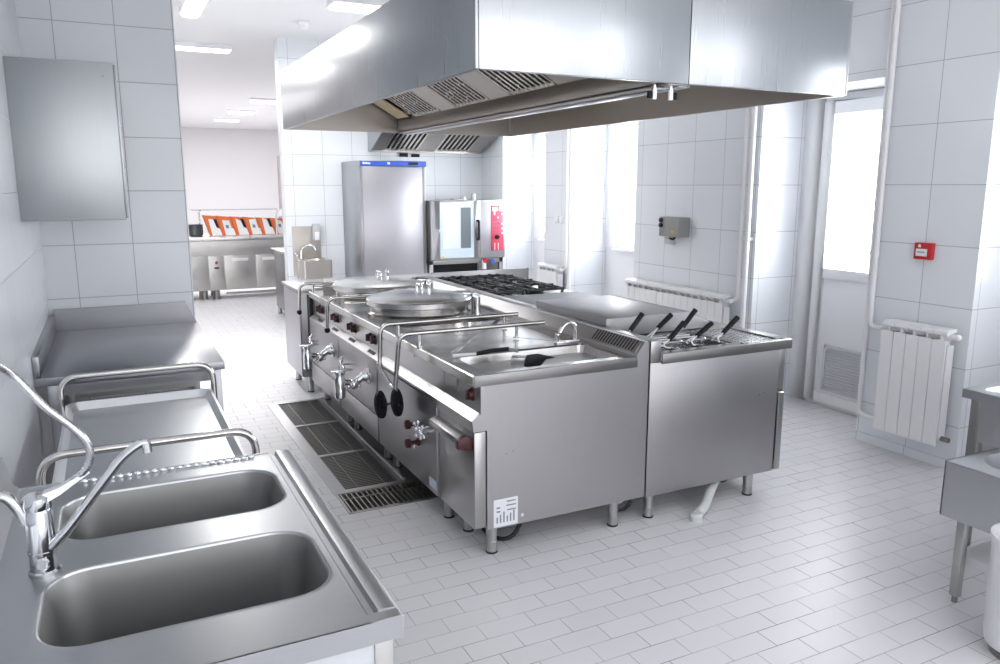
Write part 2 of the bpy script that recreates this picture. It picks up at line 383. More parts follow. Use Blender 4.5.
t = thing('double_sink','stainless steel double bowl sink unit along the left wall','sink',(.06,2.0,0))
SZ = .87; XL0 = XL; XL += .003; y0, y1, xr = 1.434, 2.60, .49; ym = 2.03
m = MB()
basins = [((.100,1.79),(.295,.175)), ((.108,2.30),(.288,.165))]
cells = [(y0,2.04),(2.04,y1)]
for (c,h),(a,b) in zip(basins,cells):
    out = rr((XL+.42)/2,(a+b)/2,(.42-XL)/2,(b-a)/2,.0008,SZ,7)
    m.loft([out, rr(*c,h[0]+.014,h[1]+.014,.105,SZ,7), rr(*c,h[0]+.010,h[1]+.010,.103,SZ,7), rr(*c,h[0]+.006,h[1]+.006,.099,SZ+.001,7), rr(*c,h[0]+.002,h[1]+.002,.095,SZ-.001,7), rr(*c,h[0],h[1],.092,SZ-.006,7)])
part(m,'sink_top',STS,t)
m = MB().prism('y',[(.42,SZ),(.426,SZ-.009),(.440,SZ-.009),(.445,SZ+.004),(.452,SZ+.006),(.482,SZ+.003),(xr,SZ-.002),(xr,SZ-.05),(.42,SZ-.05)],y0+.035,y1)
m.prism('y',[(.42,SZ),(.452,SZ+.002),(.482,SZ+.002),(xr,SZ-.002),(xr,SZ-.05),(.42,SZ-.05)],y0,y0+.035)
m.box(XL,.42,y0-.001,y0+.004,SZ-.05,SZ).box(XL,.42,y1-.004,y1,SZ-.05,SZ+.004)
part(m,'edge_channel',STS,t)
for (c,h) in basins:
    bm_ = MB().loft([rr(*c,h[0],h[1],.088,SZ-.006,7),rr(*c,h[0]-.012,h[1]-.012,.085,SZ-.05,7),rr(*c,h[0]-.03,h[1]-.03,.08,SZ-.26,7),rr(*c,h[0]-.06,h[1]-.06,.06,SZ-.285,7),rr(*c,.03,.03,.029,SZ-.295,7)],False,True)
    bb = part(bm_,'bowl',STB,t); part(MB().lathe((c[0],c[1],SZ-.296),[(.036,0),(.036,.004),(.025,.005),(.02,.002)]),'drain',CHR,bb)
part(MB().prism('y',[(XL,SZ),(-.30,SZ),(-.318,SZ+.02),(-.335,SZ+.108),(XL,SZ+.108)],y0,y1),'back_upstand',STS,t)
bd = MB()
for k in range(21): bd.ball((-.13+k*.0245,2.575,SZ+.005),.011,.008,.008,10,6)
part(bd,'beaded_rim',CHR,t)
part(B(XL+.03,.47,y0+.025,y0+.035,.50,SZ-.05),'end_panel',plain('pale_panel',(.66,.68,.71),.35),t)
part(B(.455,.465,y0+.03,y1-.02,.60,SZ-.05),'front_panel',STS,t)
for x,y in ((XL+.02,y0+.02),(.43,y0+.02),(XL+.02,y1-.06),(.43,y1-.06)): part(B(x,x+.042,y,y+.042,0,SZ-.05),'leg',ST,t,.003)

XL = XL0
t = thing('mixer_tap','chrome single-lever mixer tap standing on the double sink','tap',(-.2,1.985,SZ))
part(MB().lathe((-.2,1.985,SZ),[(.034,0),(.034,.008),(.03,.012),(.029,.05),(.031,.052),(.031,.058),(.029,.06),(.029,.155),(.027,.16)]),'body',CHT,t)
part(MB().lathe((-.2,1.955,SZ+.035),[(.014,0),(.016,-.004),(.012,-.008),(.006,-.008)],20,'y'),'diverter_cap',CHT,t)
part(MB().lathe((-.2,1.985,SZ+.16),[(.029,0),(.031,.01),(.029,.028),(.018,.036),(.002,.038)]).loft([
    [(-.2+dx,1.985+dy,SZ+z+dz) for dx,dy,dz in ((0,-w,0),(0,w,0),(0,w*.8,h),(0,-w*.8,h))] and
    [(-.2+x-.0*w, 1.985-w, SZ+z),(-.2+x, 1.985+w, SZ+z),(-.2+x, 1.985+w*.7, SZ+z+h),(-.2+x, 1.985-w*.7, SZ+z+h)] for x,z,w,h in ((.0,.168,.024,.024),(.05,.19,.016,.016),(.085,.212,.011,.011),(.112,.228,.008,.007))],True,True),'lever',CHT,t)
part(MB().tube(spl([(-.18,1.97,SZ+.066),(-.14,1.96,SZ+.11),(-.07,1.95,SZ+.20),(-.02,1.945,SZ+.262),(.02,1.943,SZ+.292),(.04,1.942,SZ+.295)]),.0125,14,.0095).cyl((.036,1.942,SZ+.296),(.038,1.942,SZ+.272),.011),'spout',CHT,t)
single(MB().tube(spl([(-.36,1.75,1.52),(-.29,1.83,1.44),(-.225,1.95,1.365),(-.16,1.96,1.272),(-.115,1.965,1.22),(-.088,1.97,1.178),(-.083,1.975,1.14),(-.095,1.98,1.108),(-.12,1.99,1.085),(-.155,2.01,1.06)],10),.0088,12),'shower_hose',
       steel('hose_steel',(.60,.60,.62),.25,(300,300,300),amp=.15),'ribbed steel spray hose looping down behind the sink tap','hose')
single(MB().tube(spl([(-.345,1.99,1.035),(-.30,1.985,1.072),(-.262,1.98,1.07),(-.24,1.98,1.04),(-.226,1.982,1.0)]),.0125,12).cyl((-.372,1.99,1.03),(-.34,1.99,1.036),.03,.026),'supply_pipe',
       CHT,'short bent chrome supply pipe from left wall to the tap','pipe')

# ------------------------------------------------------------------ floor drain
t = thing('drain_channel','stainless floor drain channel frame set beside the cooking island','drain',(1.28,5.2,0))
f = MB().box(1.04,1.115,4.275,6.31,-.02,.004).box(1.445,1.475,4.275,6.31,-.02,.004).box(1.475,1.49,4.275,6.31,-.02,.016).box(1.49,1.60,4.275,6.31,0,.003)
f.box(1.04,1.6,6.31,6.345,-.02,.004).box(1.04,1.6,4.225,4.275,-.02,.004).box(1.115,1.445,5.625,5.66,-.04,.004).box(1.115,1.445,4.90,4.935,-.04,.004)
f.box(1.045,1.06,3.93,4.225,-.02,.003).box(1.045,1.575,3.925,3.94,-.02,.003).box(1.56,1.575,3.93,4.225,-.02,.003)
part(f,'frame',steel('drain_steel',(.44,.44,.45),.34,(5,5,5),amp=.02),t,0)
part(B(1.062,1.56,3.94,4.225,-.135,-.13).box(1.117,1.445,4.275,6.31,-.135,-.13),'pit',DRK,t)
GD = steel('grating_steel',(.25,.25,.24),.42,(60,60,60))
for (a,b),w in (((4.277,4.898),'fine drain grating in the floor, nearest of the three in line'),((4.937,5.623),'fine drain grating in the floor, middle of the three in line'),((5.662,6.308),'fine drain grating in the floor, farthest of the three in line')):
    g = MB(); n = int((b-a)/.026)
    for k in range(n+1):
        y = a+.004+(b-a-.012)*k/n; g.box(1.118,1.442,y,y+.009,-.028,-.002)
    for x in (1.118,1.195,1.36,1.436): g.box(x,x+.005,a,b,-.03,-.001)
    g.box(1.116,1.444,a,a+.006,-.03,0).box(1.116,1.444,b-.006,b,-.03,0)
    single(g,'drain_grating',GD,w,'grating','floor drain gratings')
g = MB()
for k in range(17): x = 1.068+k*.0298; g.box(x,x+.008,3.945,4.22,-.03,.002)
for y in (3.945,4.13,4.212): g.box(1.064,1.558,y,y+.008,-.03,.003)
single(g,'drain_grating',steel('coarse_grating_steel',(.40,.39,.36),.34,(60,60,60)),'coarse open-bar drain grating crossing the near end of the channel','grating','floor drain gratings')

# ------------------------------------------------------------------ cooking island, left row
XF = 1.43; ZT = .909
def leg(t, x, y, h=.15):
    m = MB().lathe((x,y,0),[(.022,0),(.0265,.004),(.0265,.06),(.025,.062),(.025,.085),(.028,.087),(.028,h)])
    l = part(m,'leg',ST,t)
    part(MB().lathe((x,y,-.0),[(.027,.0),(.029,.002),(.029,.008),(.026,.010)]),'rubber_foot',RUB,l)
def front_profile(xb, zlow=.15):
    return [(xb,zlow),(XF+.01,zlow),(XF+.01,.637),(XF,.637),(XF-.005,.690),(XF+.04,.722),(XF+.04,.853),(XF,.861),(xb,.861)]
def deck(m, y0, y1, x1=2.345, hole=None):
    """worktop with rolled front lip; hole=(cx,cy,hx,hy,r)"""
    m.prism('y',[(1.4,.861),(1.47,.861),(1.47,.905),(1.432,ZT),(1.427,.905),(1.427,.866)],y0,y1) if False else None
    m.prism('y',[(1.427,.864),(1.432,.861),(1.50,.861),(1.50,ZT),(1.433,ZT),(1.427,.904)],y0,y1)
    if hole:
        cx,cy,hx,hy,r = hole
        m.loft([rr((1.5+x1)/2,(y0+y1)/2,(x1-1.5)/2,(y1-y0)/2,.0006,ZT),rr(cx,cy,hx,hy,r,ZT)])
        m.box(1.5,x1,y0,y0+.004,.861,ZT-.001).box(1.5,x1,y1-.004,y1,.861,ZT-.001)
    else: m.box(1.5,x1,y0,y1,.861,ZT)
    return m
def flue(y0,y1):
    return MB().prism('y',[(2.345,.15),(2.423,.15),(2.423,.972),(2.412,.982),(2.398,.980),(2.345,.922)],y0,y1)
def knob(t, y, z, x=XF+.04):
    k = part(MB().lathe((x,y,z),[(.031,0),(.031,-.006),(.027,-.010),(.024,-.022),(.016,-.027),(.002,-.028)],24,'x').box(x-.034,x-.02,y-.006,y+.006,z-.023,z+.023),'control_knob',RED,t)
    part(MB().lathe((x,y,z),[(.036,0),(.036,-.002),(.034,-.002)],24,'x'),'dial_ring',STD,k)
def triangle(t, y, z, x):
    part(MB().prism('x',[(y-.012,z-.010),(y+.012,z-.010),(y,z+.012)],x-.0015,x),'warning_sticker',YEL,t,0,'yellow triangular warning sticker')

# A : bain-marie with door
A0, A1 = 3.14, 3.58
t = thing('bain_marie_unit','steel bain-marie unit with hinged door at the near left island corner','cooker',(1.9,3.36,0))
part(MB().prism('y',front_profile(2.345),A0+.02,A1-.002),'body',ST,t)
sp = MB().prism('y',[(1.502,.14),(2.423,.14),(2.423,.972),(2.412,.982),(2.398,.980),(2.345,.915),(2.345,.866),(1.432,.861),(1.47,.85),(1.47,.722),(1.425,.69),(1.432,.637),(1.502,.637)],A0,A0+.02)
part(sp,'side_panel',STP,t)
hole = (1.90,3.372,.392,.19,.04)
part(deck(MB(),A0-.006,A1,hole=hole),'worktop',STT,t)
part(B(1.432,2.345,A0-.012,A0-.0065,.855,ZT-.001),'shaded_lip',STE,t,.002)  # thin dark strip paints the lip's shading
part(MB().loft([rr(*hole[:2],.392,.19,.04,ZT),rr(*hole[:2],.382,.18,.036,ZT-.008),rr(*hole[:2],.372,.17,.03,ZT-.06),rr(*hole[:2],.02,.02,.01,ZT-.064)],False,True),'water_basin',STT,t)
fl_ = MB().prism('y',[(2.345,.15),(2.423,.15),(2.423,.972),(2.412,.982),(2.398,.980),(2.345,.922)],A0+.02,A1)
ff = part(fl_,'flue',ST,t)
sl = MB()
for k in range(15):
    y = A0+.05+k*.026; sl.prism('y',[(2.352,.927),(2.396,.9755),(2.394,.9775),(2.350,.929)],y,y+.012)
part(sl,'flue_slots',DRK,ff)
dr = part(B(1.438,1.497,A0+.004,A1-.012,.155,.632),'door',ST,t,.003)
hd = MB().prism('y',[(1.438,.545),(1.438,.60),(1.40,.612),(1.372,.60),(1.368,.572),(1.385,.575),(1.425,.56)],A0+.06,A1-.03)
hh = part(hd,'door_handle',ST,dr,.003); part(MB().prism('y',[(1.438,.54),(1.438,.605),(1.40,.615),(1.364,.60),(1.362,.555),(1.385,.55)],A0+.025,A0+.06),'handle_end',RED,hh,.006,'maroon plastic handle end')
knob(t, 3.235, .795); triangle(t,3.33,.835,XF+.038)
part(B(XF+.034,XF+.04,3.42,3.50,.835,.842).box(XF+.034,XF+.04,3.40,3.41,.77,.83),'panel_slot',STD,t)
for x,y in ((1.546,3.185),(2.25,3.175),(1.546,3.46),(2.25,3.5)): leg(t,x,y)
st = part(B(1.535,1.665,A0-.0012,A0,.145,.285),'rating_label',PAP,t,0,'white printed rating label')
ik = MB()
for z,a,b in ((.266,.07,.118),(.245,.068,.12),(.222,.072,.118)): ik.box(1.535+a,1.535+b,A0-.002,A0-.0012,z,z+.006)
ik.box(1.55,1.568,A0-.002,A0-.0012,.238,.246).box(1.55,1.57,A0-.002,A0-.0012,.219,.227)
for k in range(6): ik.box(1.55+k*.018,1.557+k*.018,A0-.002,A0-.0012,.165,.165+.03+.012*(k%3))
part(ik,'label_print',INK,st)
part(B(1.683,1.697,A0-.003,A0,.175,.19),'blanking_plug',WHT,t)
part(MB().box(1.60,1.607,A0-.001,A0,.505,.512).box(1.635,1.642,A0-.001,A0,.513,.52),'rivet',STD,t)
# spout
s = thing('water_spout','small chrome swan-neck spout standing behind the bain-marie basin','tap',(2.25,3.60,ZT))
part(MB().box(2.14,2.29,3.585,3.625,ZT,ZT+.012),'base_plate',CHR,s,.003)
part(MB().tube(fil([(2.27,3.605,ZT+.01),(2.27,3.605,ZT+.085),(2.235,3.60,ZT+.115),(2.185,3.595,ZT+.10),(2.16,3.59,ZT+.06)],.03),.0125),'spout',CHR,s)
part(MB().cyl((2.155,3.605,ZT+.01),(2.155,3.605,ZT+.045),.013).ball((2.155,3.605,ZT+.048),.015),'tap_handle',CHR,s)
# scraper lying on the basin
s = thing('scraper','black-handled steel scraper lying across the bain-marie basin edge','utensil',(1.66,3.47,ZT))
p0,p1,p2,p3 = Vector((1.50,3.52,ZT+.012)),Vector((1.605,3.478,ZT+.02)),Vector((1.775,3.455,ZT+.034)),Vector((1.80,3.40,ZT+.028))
part(MB().tube([p0,p1],.009,10,.007).ball(p0,.010),'hanging_end',WHT,s,0,'pale plastic hanging end')
part(MB().tube([p1,(p1+p2)/2+Vector((0,0,.004)),p2],.0105,12),'grip',BLK,s)
part(MB().tube([p2,p3],.008,8),'shaft',ST,s)
part(MB().prism('z',[(1.735,3.35),(1.82,3.312),(1.85,3.345),(1.775,3.41)],ZT-.030,ZT+.012),'scraper_head',ST,s,.003)
part(MB().prism('y',[(1.785,ZT-.028),(1.87,ZT-.03),(1.90,ZT+.0),(1.955,ZT+.004),(1.86,ZT+.03),(1.80,ZT+.028)],3.285,3.31),'scraper_blade',BLK,s,.003)

# B : plain heated top with swing rails
B0, B1 = 3.58, 4.58
t = thing('boiling_unit','wide steel island unit with flat top and two valves low on its front','cooker',(1.9,4.08,0))
part(MB().prism('y',front_profile(2.345),B0+.001,B1-.001),'body',ST,t)
part(deck(MB(),B0,B1,hole=(1.90,4.08,.37,.44,.03)),'worktop',STT,t)
part(MB().loft([rr(1.90,4.08,.37,.44,.03,ZT),rr(1.90,4.08,.36,.43,.028,ZT-.008),rr(1.90,4.08,.02,.02,.01,ZT-.009)],False,True),'recessed_plate',STT,t)
part(flue(B0,B1),'flue',ST,t)
pn = part(B(1.427,1.441,B0+.01,B1-.01,.158,.685),'front_panel',STP,t,.002)
part(B(1.422,1.43,B0+.04,B1-.03,.668,.674),'panel_slot',DRK,t)
for z in (.485,.378):
    k = part(MB().lathe((1.427,3.855,z),[(.022,0),(.022,-.01),(.012,-.012),(.012,-.05),(.026,-.052),(.026,-.075),(.012,-.08)],8,'x'),'valve_knob',RED,t)
    part(MB().tube([(1.40,3.855,z),(1.40,3.855,z-.03)],.008,8),'valve_stem',CHR,k)
def star(t,y,z,x=1.427,R=.045,name='handwheel'):
    m = MB().cyl((x,y,z),(x-.06,y,z),.010,n=12).ball((x-.062,y,z),.016)
    for k in range(4):
        a = PI/4*0+k*PI/2+.4; m.tube([(x-.058,y,z),(x-.056,y+R*math.cos(a),z+R*math.sin(a))],.0085,8).ball((x-.056,y+R*math.cos(a),z+R*math.sin(a)),.0125,n=10,m=6)
    part(m,name,CHR,t)
star(t,3.72,.50); star(t,3.655,.497,R=.036)
part(B(1.4255,1.427,3.60,3.70,.185,.235),'plate_sticker',plain('blue_white_sticker',(.55,.66,.78),.4),t)
triangle(t,4.02,.83,XF+.038)
for x,y in ((1.52,3.66),(1.52,4.5),(2.25,3.7),(2.25,4.5)): leg(t,x,y)
s = thing('lid_lever','pair of polished tube rails bent over the front edge to black wheels','rail',(1.7,4.03,ZT))
R = .0125
part(MB().tube(fil([(2.21,4.18,.985),(1.335,4.19,.985),(1.325,4.20,.74),(1.325,3.99,.672),(1.325,3.93,.675)],.06,8),R),'rail',TUB,s)
part(MB().tube(fil([(2.21,3.85,.985),(1.33,3.86,.985),(1.322,3.92,.68),(1.322,3.93,.62)],.06,8),R),'rail',TUB,s)
for x,y in ((1.44,3.858),(2.03,3.853),(1.44,4.19),(2.12,4.183)): part(MB().cyl((x,y,ZT),(x,y,.985),.009,n=12).cyl((x,y,ZT),(x,y,ZT+.006),.018),'post',TUB,s)
d2 = Vector((1.33,3.92,.598)); d1 = Vector((1.272,4.03,.565)); dv = Vector((.78,-.60,.16)).normalized()
part(MB().cyl(d1,d2,.008,n=10),'axle',STD,s)
for c in (d2,d1):
    part(MB().cyl(c-dv*.014,c-dv*.007,.064,.078,28).cyl(c-dv*.007,c+dv*.007,.078,.078,28).cyl(c+dv*.007,c+dv*.014,.078,.064,28).cyl(c+dv*.014,c+dv*.02,.028,.022,20),'wheel',BLK,s)

# K : two boiling kettles
def kettle(y0, label, last):
    y1 = y0+.90; yc = y0+.45; xc = 1.885
    t = thing('boiling_kettle',label,'boiling kettle',(1.9,yc,0),'round boiling kettles of the island')
    part(MB().prism('y',front_profile(2.345),y0+.001,y1-.001),'body',ST,t)
    part(B(1.424,1.441,y0+.012,y1-.012,.33,.685).box(1.424,1.441,y0+.012,y1-.012,.158,.322),'front_panel',STP,t,.002)
    part(deck(MB(),y0,y1),'worktop',STT,t); part(flue(y0,y1),'flue',ST,t)
    part(MB().lathe((xc,yc,ZT),[(.36,0),(.345,.006),(.338,.012),(.338,.056)],56),'kettle_wall',STT,t)
    ld = part(MB().lathe((xc,yc,ZT),[(.338,.054),(.358,.055),(.363,.060),(.363,.092),(.357,.099),(.335,.102),(.322,.107),(.25,.122),(.12,.136),(.001,.14)],64),'lid',LID,t)
    hz = ZT+.128
    part(MB().tube(fil([(xc-.0,yc+.05,hz),(xc,yc+.05,hz+.055),(xc,yc-.05,hz+.055),(xc,yc-.05,hz)],.03),.010).cyl((xc+.07,yc,hz),(xc+.07,yc,hz+.045),.012).ball((xc+.07,yc,hz+.05),.017),'lid_handle',CHR,ld)
    hx = 2.285
    hg = part(MB().cyl((hx,yc-.06,ZT+.075),(hx,yc+.06,ZT+.075),.034,n=20).box(hx-.03,hx+.03,yc-.085,yc-.062,ZT,ZT+.10).box(hx-.03,hx+.03,yc+.062,yc+.085,ZT,ZT+.10).cyl((hx-.01,yc-.115,ZT),(hx-.01,yc-.115,ZT+.085),.024),'hinge',CHR,t)
    part(MB().tube([(hx,yc-.03,ZT+.10),(2.17,yc-.03,ZT+.105)],.014,10).tube([(hx,yc+.03,ZT+.10),(2.17,yc+.03,ZT+.105)],.014,10),'hinge_arm',CHR,hg)
    for dy in (.15,.25,.60,.70): knob(t,y0+dy,.79)
    for dy in (.1,.55): part(MB().prism('y',[(1.440,.7005),(1.458,.714),(1.457,.716),(1.439,.7025)],y0+dy,y0+dy+.14),'vent_slot',DRK,t)
    triangle(t,y0+.42,.835,XF+.038)
    # front hand rail with black ball
    yr = y1-.12
    rl = part(MB().tube(fil([(1.72,yr-.01,.985),(1.335,yr+.02,.985),(1.325,yr+.03,.77)],.06,8),R).tube([(1.44,yr-.03,.955),(1.68,yr-.04,.955)],.010,10),'hand_rail',TUB,t)
    part(MB().cyl((1.44,yr+.01,ZT),(1.44,yr+.01,.985),.010,n=12),'rail_post',TUB,rl); part(MB().ball((1.325,yr+.03,.755),.021),'rail_knob',BLK,rl)
    # drain tap
    yd = y0+.17; z = .515
    dt = part(MB().lathe((1.424,yd,z+.04),[(.055,0),(.055,-.008),(.038,-.02),(.028,-.05)],20,'x').tube([(1.38,yd,z+.035),(1.33,yd,z)],.024,12).cyl((1.335,yd,z),(1.245,yd,z+.02),.02),'drain_tap',CHR,t)
    part(MB().lathe((1.235,yd,z-.085),[(.03,0),(.034,.004),(.034,.12),(.028,.13),(.028,.155),(.036,.158),(.036,.172),(.01,.176)],20),'tap_outlet',CHR,dt)
    part(MB().box(1.18,1.32,yd-.014,yd+.014,z+.088,z+.098),'tap_lever',CHR,dt,.003)
    w = MB().ball((1.325,yd,z-.005),.034)
    for k in range(6): w.ball((1.325+.035*math.cos(k),yd+.034*math.sin(k*1.05),z-.02+.02*(k%3)),.012,n=8,m=5)
    part(w,'tap_valve',CHR,dt)
    # water valve hand wheel
    star(t,y0+.62,.545,x=1.424,R=.05,name='water_valve')
    for x,y in ((1.52,y0+.1),(1.52,y1-.1),(2.25,y0+.1),(2.25,y1-.1)): leg(t,x,y)
    return t
kettle(4.58,'round lidded boiling kettle, the nearer of the two on the island',0)
kettle(5.48,'round lidded boiling kettle, the farther of the two on the island',1)

# end cabinet
t = thing('end_cabinet','plain steel cabinet at the far left end of the island','cabinet',(1.85,6.83,0))
part(B(1.39,2.35,6.52,7.16,.15,.885),'body',STP,t,.003); part(B(1.36,2.37,6.50,7.17,.885,.912),'worktop',ST,t,.003)
part(B(1.375,1.39,6.53,7.15,.155,.87),'door',STF,t,.003)
for x,y in ((1.46,6.60),(1.46,7.08),(2.28,6.60),(2.28,7.08)): leg(t,x,y)
part(B(1.44,1.47,6.425,6.518,.16,.86),'gap_shade',DRK,t)  # dark strip stands for shade in the gap before the kettle unit
# splash panel across both rows
t = thing('backsplash_panel','low brushed steel splash panel across the far end of the island','panel',(2.5,6.44,.85))
part(B(1.56,3.51,6.425,6.445,.80,1.0),'plate',ST,t,.002); part(B(3.495,3.512,6.42,6.45,.80,1.003),'end_cap',STD,t,.002)

# ------------------------------------------------------------------ island right row
RX0, RX1, RP = 2.434, 3.42, 3.34
def rbody(t,y0,y1,ztop=.861,x0=RX0):
    part(B(x0,RP+.02,y0,y1,.15,ztop),'body',ST,t)
    part(B(RP+.022,RP+.06,y0+.01,y1-.01,.14,.60),'door',ST,t,.003)
    part(B(RP+.022,RP+.05,y0+.005,y1-.005,.62,ztop),'control_panel',ST,t,.003)
    part(MB().tube(fil([(RP+.06,y0+.06,.575),(RP+.09,y0+.06,.585),(RP+.09,y1-.06,.585),(RP+.06,y1-.06,.575)],.02),.009),'door_handle',STD,t)
def rflue(t,y0,y1): part(B(RX0,2.50,y0,y1,.861,.978),'flue',ST,t,.003)
P0,P1 = 3.14,3.60
t = thing('pasta_cooker','steel pasta cooker with basket well at the near right island corner','cooker',(2.9,3.37,0))
part(B(RX0,RP,P0+.02,P1-.002,.15,.60).box(RX0,2.54,P0+.02,P1-.002,.60,.861).box(3.06,RP,P0+.02,P1-.002,.60,.861),'body',ST,t)
part(B(RX0,RP,P0,P0+.02,.132,.862),'side_panel',STP,t,.002)
part(B(RP+.018,RP+.062,P0+.004,P1-.01,.132,.595),'door',ST,t,.003); part(B(RP+.005,RP+.05,P0+.004,P1-.005,.62,.858),'control_panel',ST,t,.003)
part(B(RP+.02,RP+.075,P0+.03,P1-.04,.585,.615),'door_handle',STD,t,.004)
rflue(t,P0,P1)
wx = (2.78,3.385,.262,.195,.025)
wk = MB().loft([rr((2.5+3.06)/2,(P0+P1)/2,.28,(P1-P0)/2,.0006,.908),rr(*wx,.908)])
wk.prism('x',[(P0-.006,.858),(P0-.006,.905),(P0,.908),(P0+.005,.908),(P0+.005,.858)],2.5,RX1).box(3.06,3.075,P0,P1,.86,.908).box(3.06,3.37,P0,P0+.03,.86,.908).box(3.06,3.37,P1-.03,P1,.86,.908).box(3.355,RX1,P0,P1,.858,.908)
part(wk,'worktop',STT,t); part(B(2.502,RX1,P0-.012,P0-.0065,.854,.907),'shaded_lip',STE,t,.002)  # dark strip paints the shading of this lip too
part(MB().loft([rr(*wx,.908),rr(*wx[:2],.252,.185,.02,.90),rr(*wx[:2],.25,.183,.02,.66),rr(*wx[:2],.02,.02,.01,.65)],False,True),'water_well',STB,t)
rk = MB()
part(B(3.0751,3.3549,P0+.0301,P1-.0301,.862,.866),'drip_tray',STD,t)
for k in range(8): rk.box(3.084+k*.0345,3.104+k*.0345,P0+.03,P1-.03,.880,.900)
for y in (P0+.10,P1-.12): rk.box(3.075,3.355,y,y+.006,.896,.902)
part(rk,'drip_rack',steel('rack_steel',(.75,.75,.77),.25,(50,50,50)),t)
part(MB().box(2.60,2.607,P0-.001,P0,.52,.527).box(3.20,3.208,P0-.001,P0,.60,.607).box(3.235,3.243,P0-.001,P0,.61,.617),'rivet',STD,t)
for x,y in ((2.485,3.18),(3.19,3.175),(2.49,3.52),(3.2,3.52)): leg(t,x,y)
# six baskets
def basket(x,y,g0,g1,label):
    s = thing('pasta_basket',label,'basket',(x,y,.70),'pasta baskets in the cooker')
    hx,hy = .076,.085; m = MB()
    for z in (.72,.90): m.tube([*rr(x,y,hx,hy,.015,z,3), rr(x,y,hx,hy,.015,z,3)[0]],.0035,6)
    for k in range(9):
        a = -hx+.008+k*(2*hx-.016)/8
        for sy in (-hy,hy): m.box(x+a-.001,x+a+.001,y+sy-.001,y+sy+.001,.72,.90)
        b = -hy+.008+k*(2*hy-.016)/8
        for sx in (-hx,hx): m.box(x+sx-.001,x+sx+.001,y+b-.001,y+b+.001,.72,.90)
    for k in range(9):
        z = .735+k*.019; m.tube([*rr(x,y,hx,hy,.015,z,2), rr(x,y,hx,hy,.015,z,2)[0]],.0011,4)
    m.box(x-hx,x+hx,y-hy,y+hy,.717,.719)
    part(m,'wire_cage',CHR,s)
    g0 = Vector(g0); g1 = Vector(g1); dv = (g1-g0).normalized(); e = g0-dv*.02
    wv = MB()
    for o in (-.03,.03): wv.tube(fil([(x+.05,y+o,.902),(g0.x-.055,y+o*.9,.908),(g0.x-.055,(y+o+g0.y)/2,.925),tuple(e),tuple(g0)],.035),.0045,8)
    part(wv,'handle_wire',PIP,s)
    part(MB().tube([g0-dv*.004,g0,g0+dv*.01,(g0+g1)/2,g1-dv*.008,g1],.0125,12,.0155),'grip',BLK,s)
bx = (2.605,2.775,2.945)
basket(bx[0],3.288,(2.675,3.29,.945),(2.775,3.30,1.026),'front row pasta basket with black grip, at its left end')
basket(bx[1],3.288,(2.865,3.29,.946),(2.972,3.30,1.006),'front row pasta basket with black grip, in its middle')
basket(bx[2],3.288,(3.052,3.29,.947),(3.162,3.30,1.024),'front row pasta basket with black grip, beside the white drip rack')
basket(bx[0],3.478,(2.534,3.455,.978),(2.614,3.46,1.062),'back row pasta basket with black grip, leaning over the flue')
basket(bx[1],3.478,(2.724,3.455,.976),(2.816,3.46,1.042),'back row pasta basket with black grip, in its middle')
basket(bx[2],3.478,(2.902,3.455,.968),(2.990,3.46,1.057),'back row pasta basket with black grip, before the white lid flap')

# lidded pan
Q0,Q1 = 3.60,4.43
t = thing('bratt_pan','steel tilting pan with closed flat box lid behind the pasta cooker','cooker',(2.9,4.02,0))
rbody(t,Q0+.001,Q1-.001); rflue(t,Q0,Q1)
part(B(2.5,RX1,Q0,Q1,.861,.908),'worktop',STT,t,.003)
part(MB().prism('y',[(2.478,.912),(3.22,.912),(3.22,.955),(3.055,1.02),(2.478,1.02)],Q0+.01,Q1-.004),'lid',steel('lid_steel',(.37,.365,.375),.45,(90,5,90),amp=.03),t,.004)
part(MB().prism('y',[(3.062,1.018),(3.222,.958),(3.226,.962),(3.065,1.024)],Q0+.02,Q1-.01),'lid_flap',STF,t)
for x,y in ((2.49,3.7),(3.2,3.7),(2.49,4.3),(3.2,4.3)): leg(t,x,y)
# griddle
G0,G1 = 4.43,5.32
t = thing('griddle','flat steel griddle plate between the pan and the gas hob','cooker',(2.9,4.88,0))
rbody(t,G0+.001,G1-.001); rflue(t,G0,G1)
part(B(2.5,RX1,G0,G1,.861,.908),'worktop',STT,t,.003)
part(B(2.56,3.32,G0+.05,G1-.05,.908,.93),'griddle_plate',steel('griddle_steel',(.27,.27,.285),.5,(80,5,80),amp=.03),t,.004)
for x,y in ((2.49,4.5),(3.2,4.5),(2.49,5.2),(3.2,5.2)): leg(t,x,y)
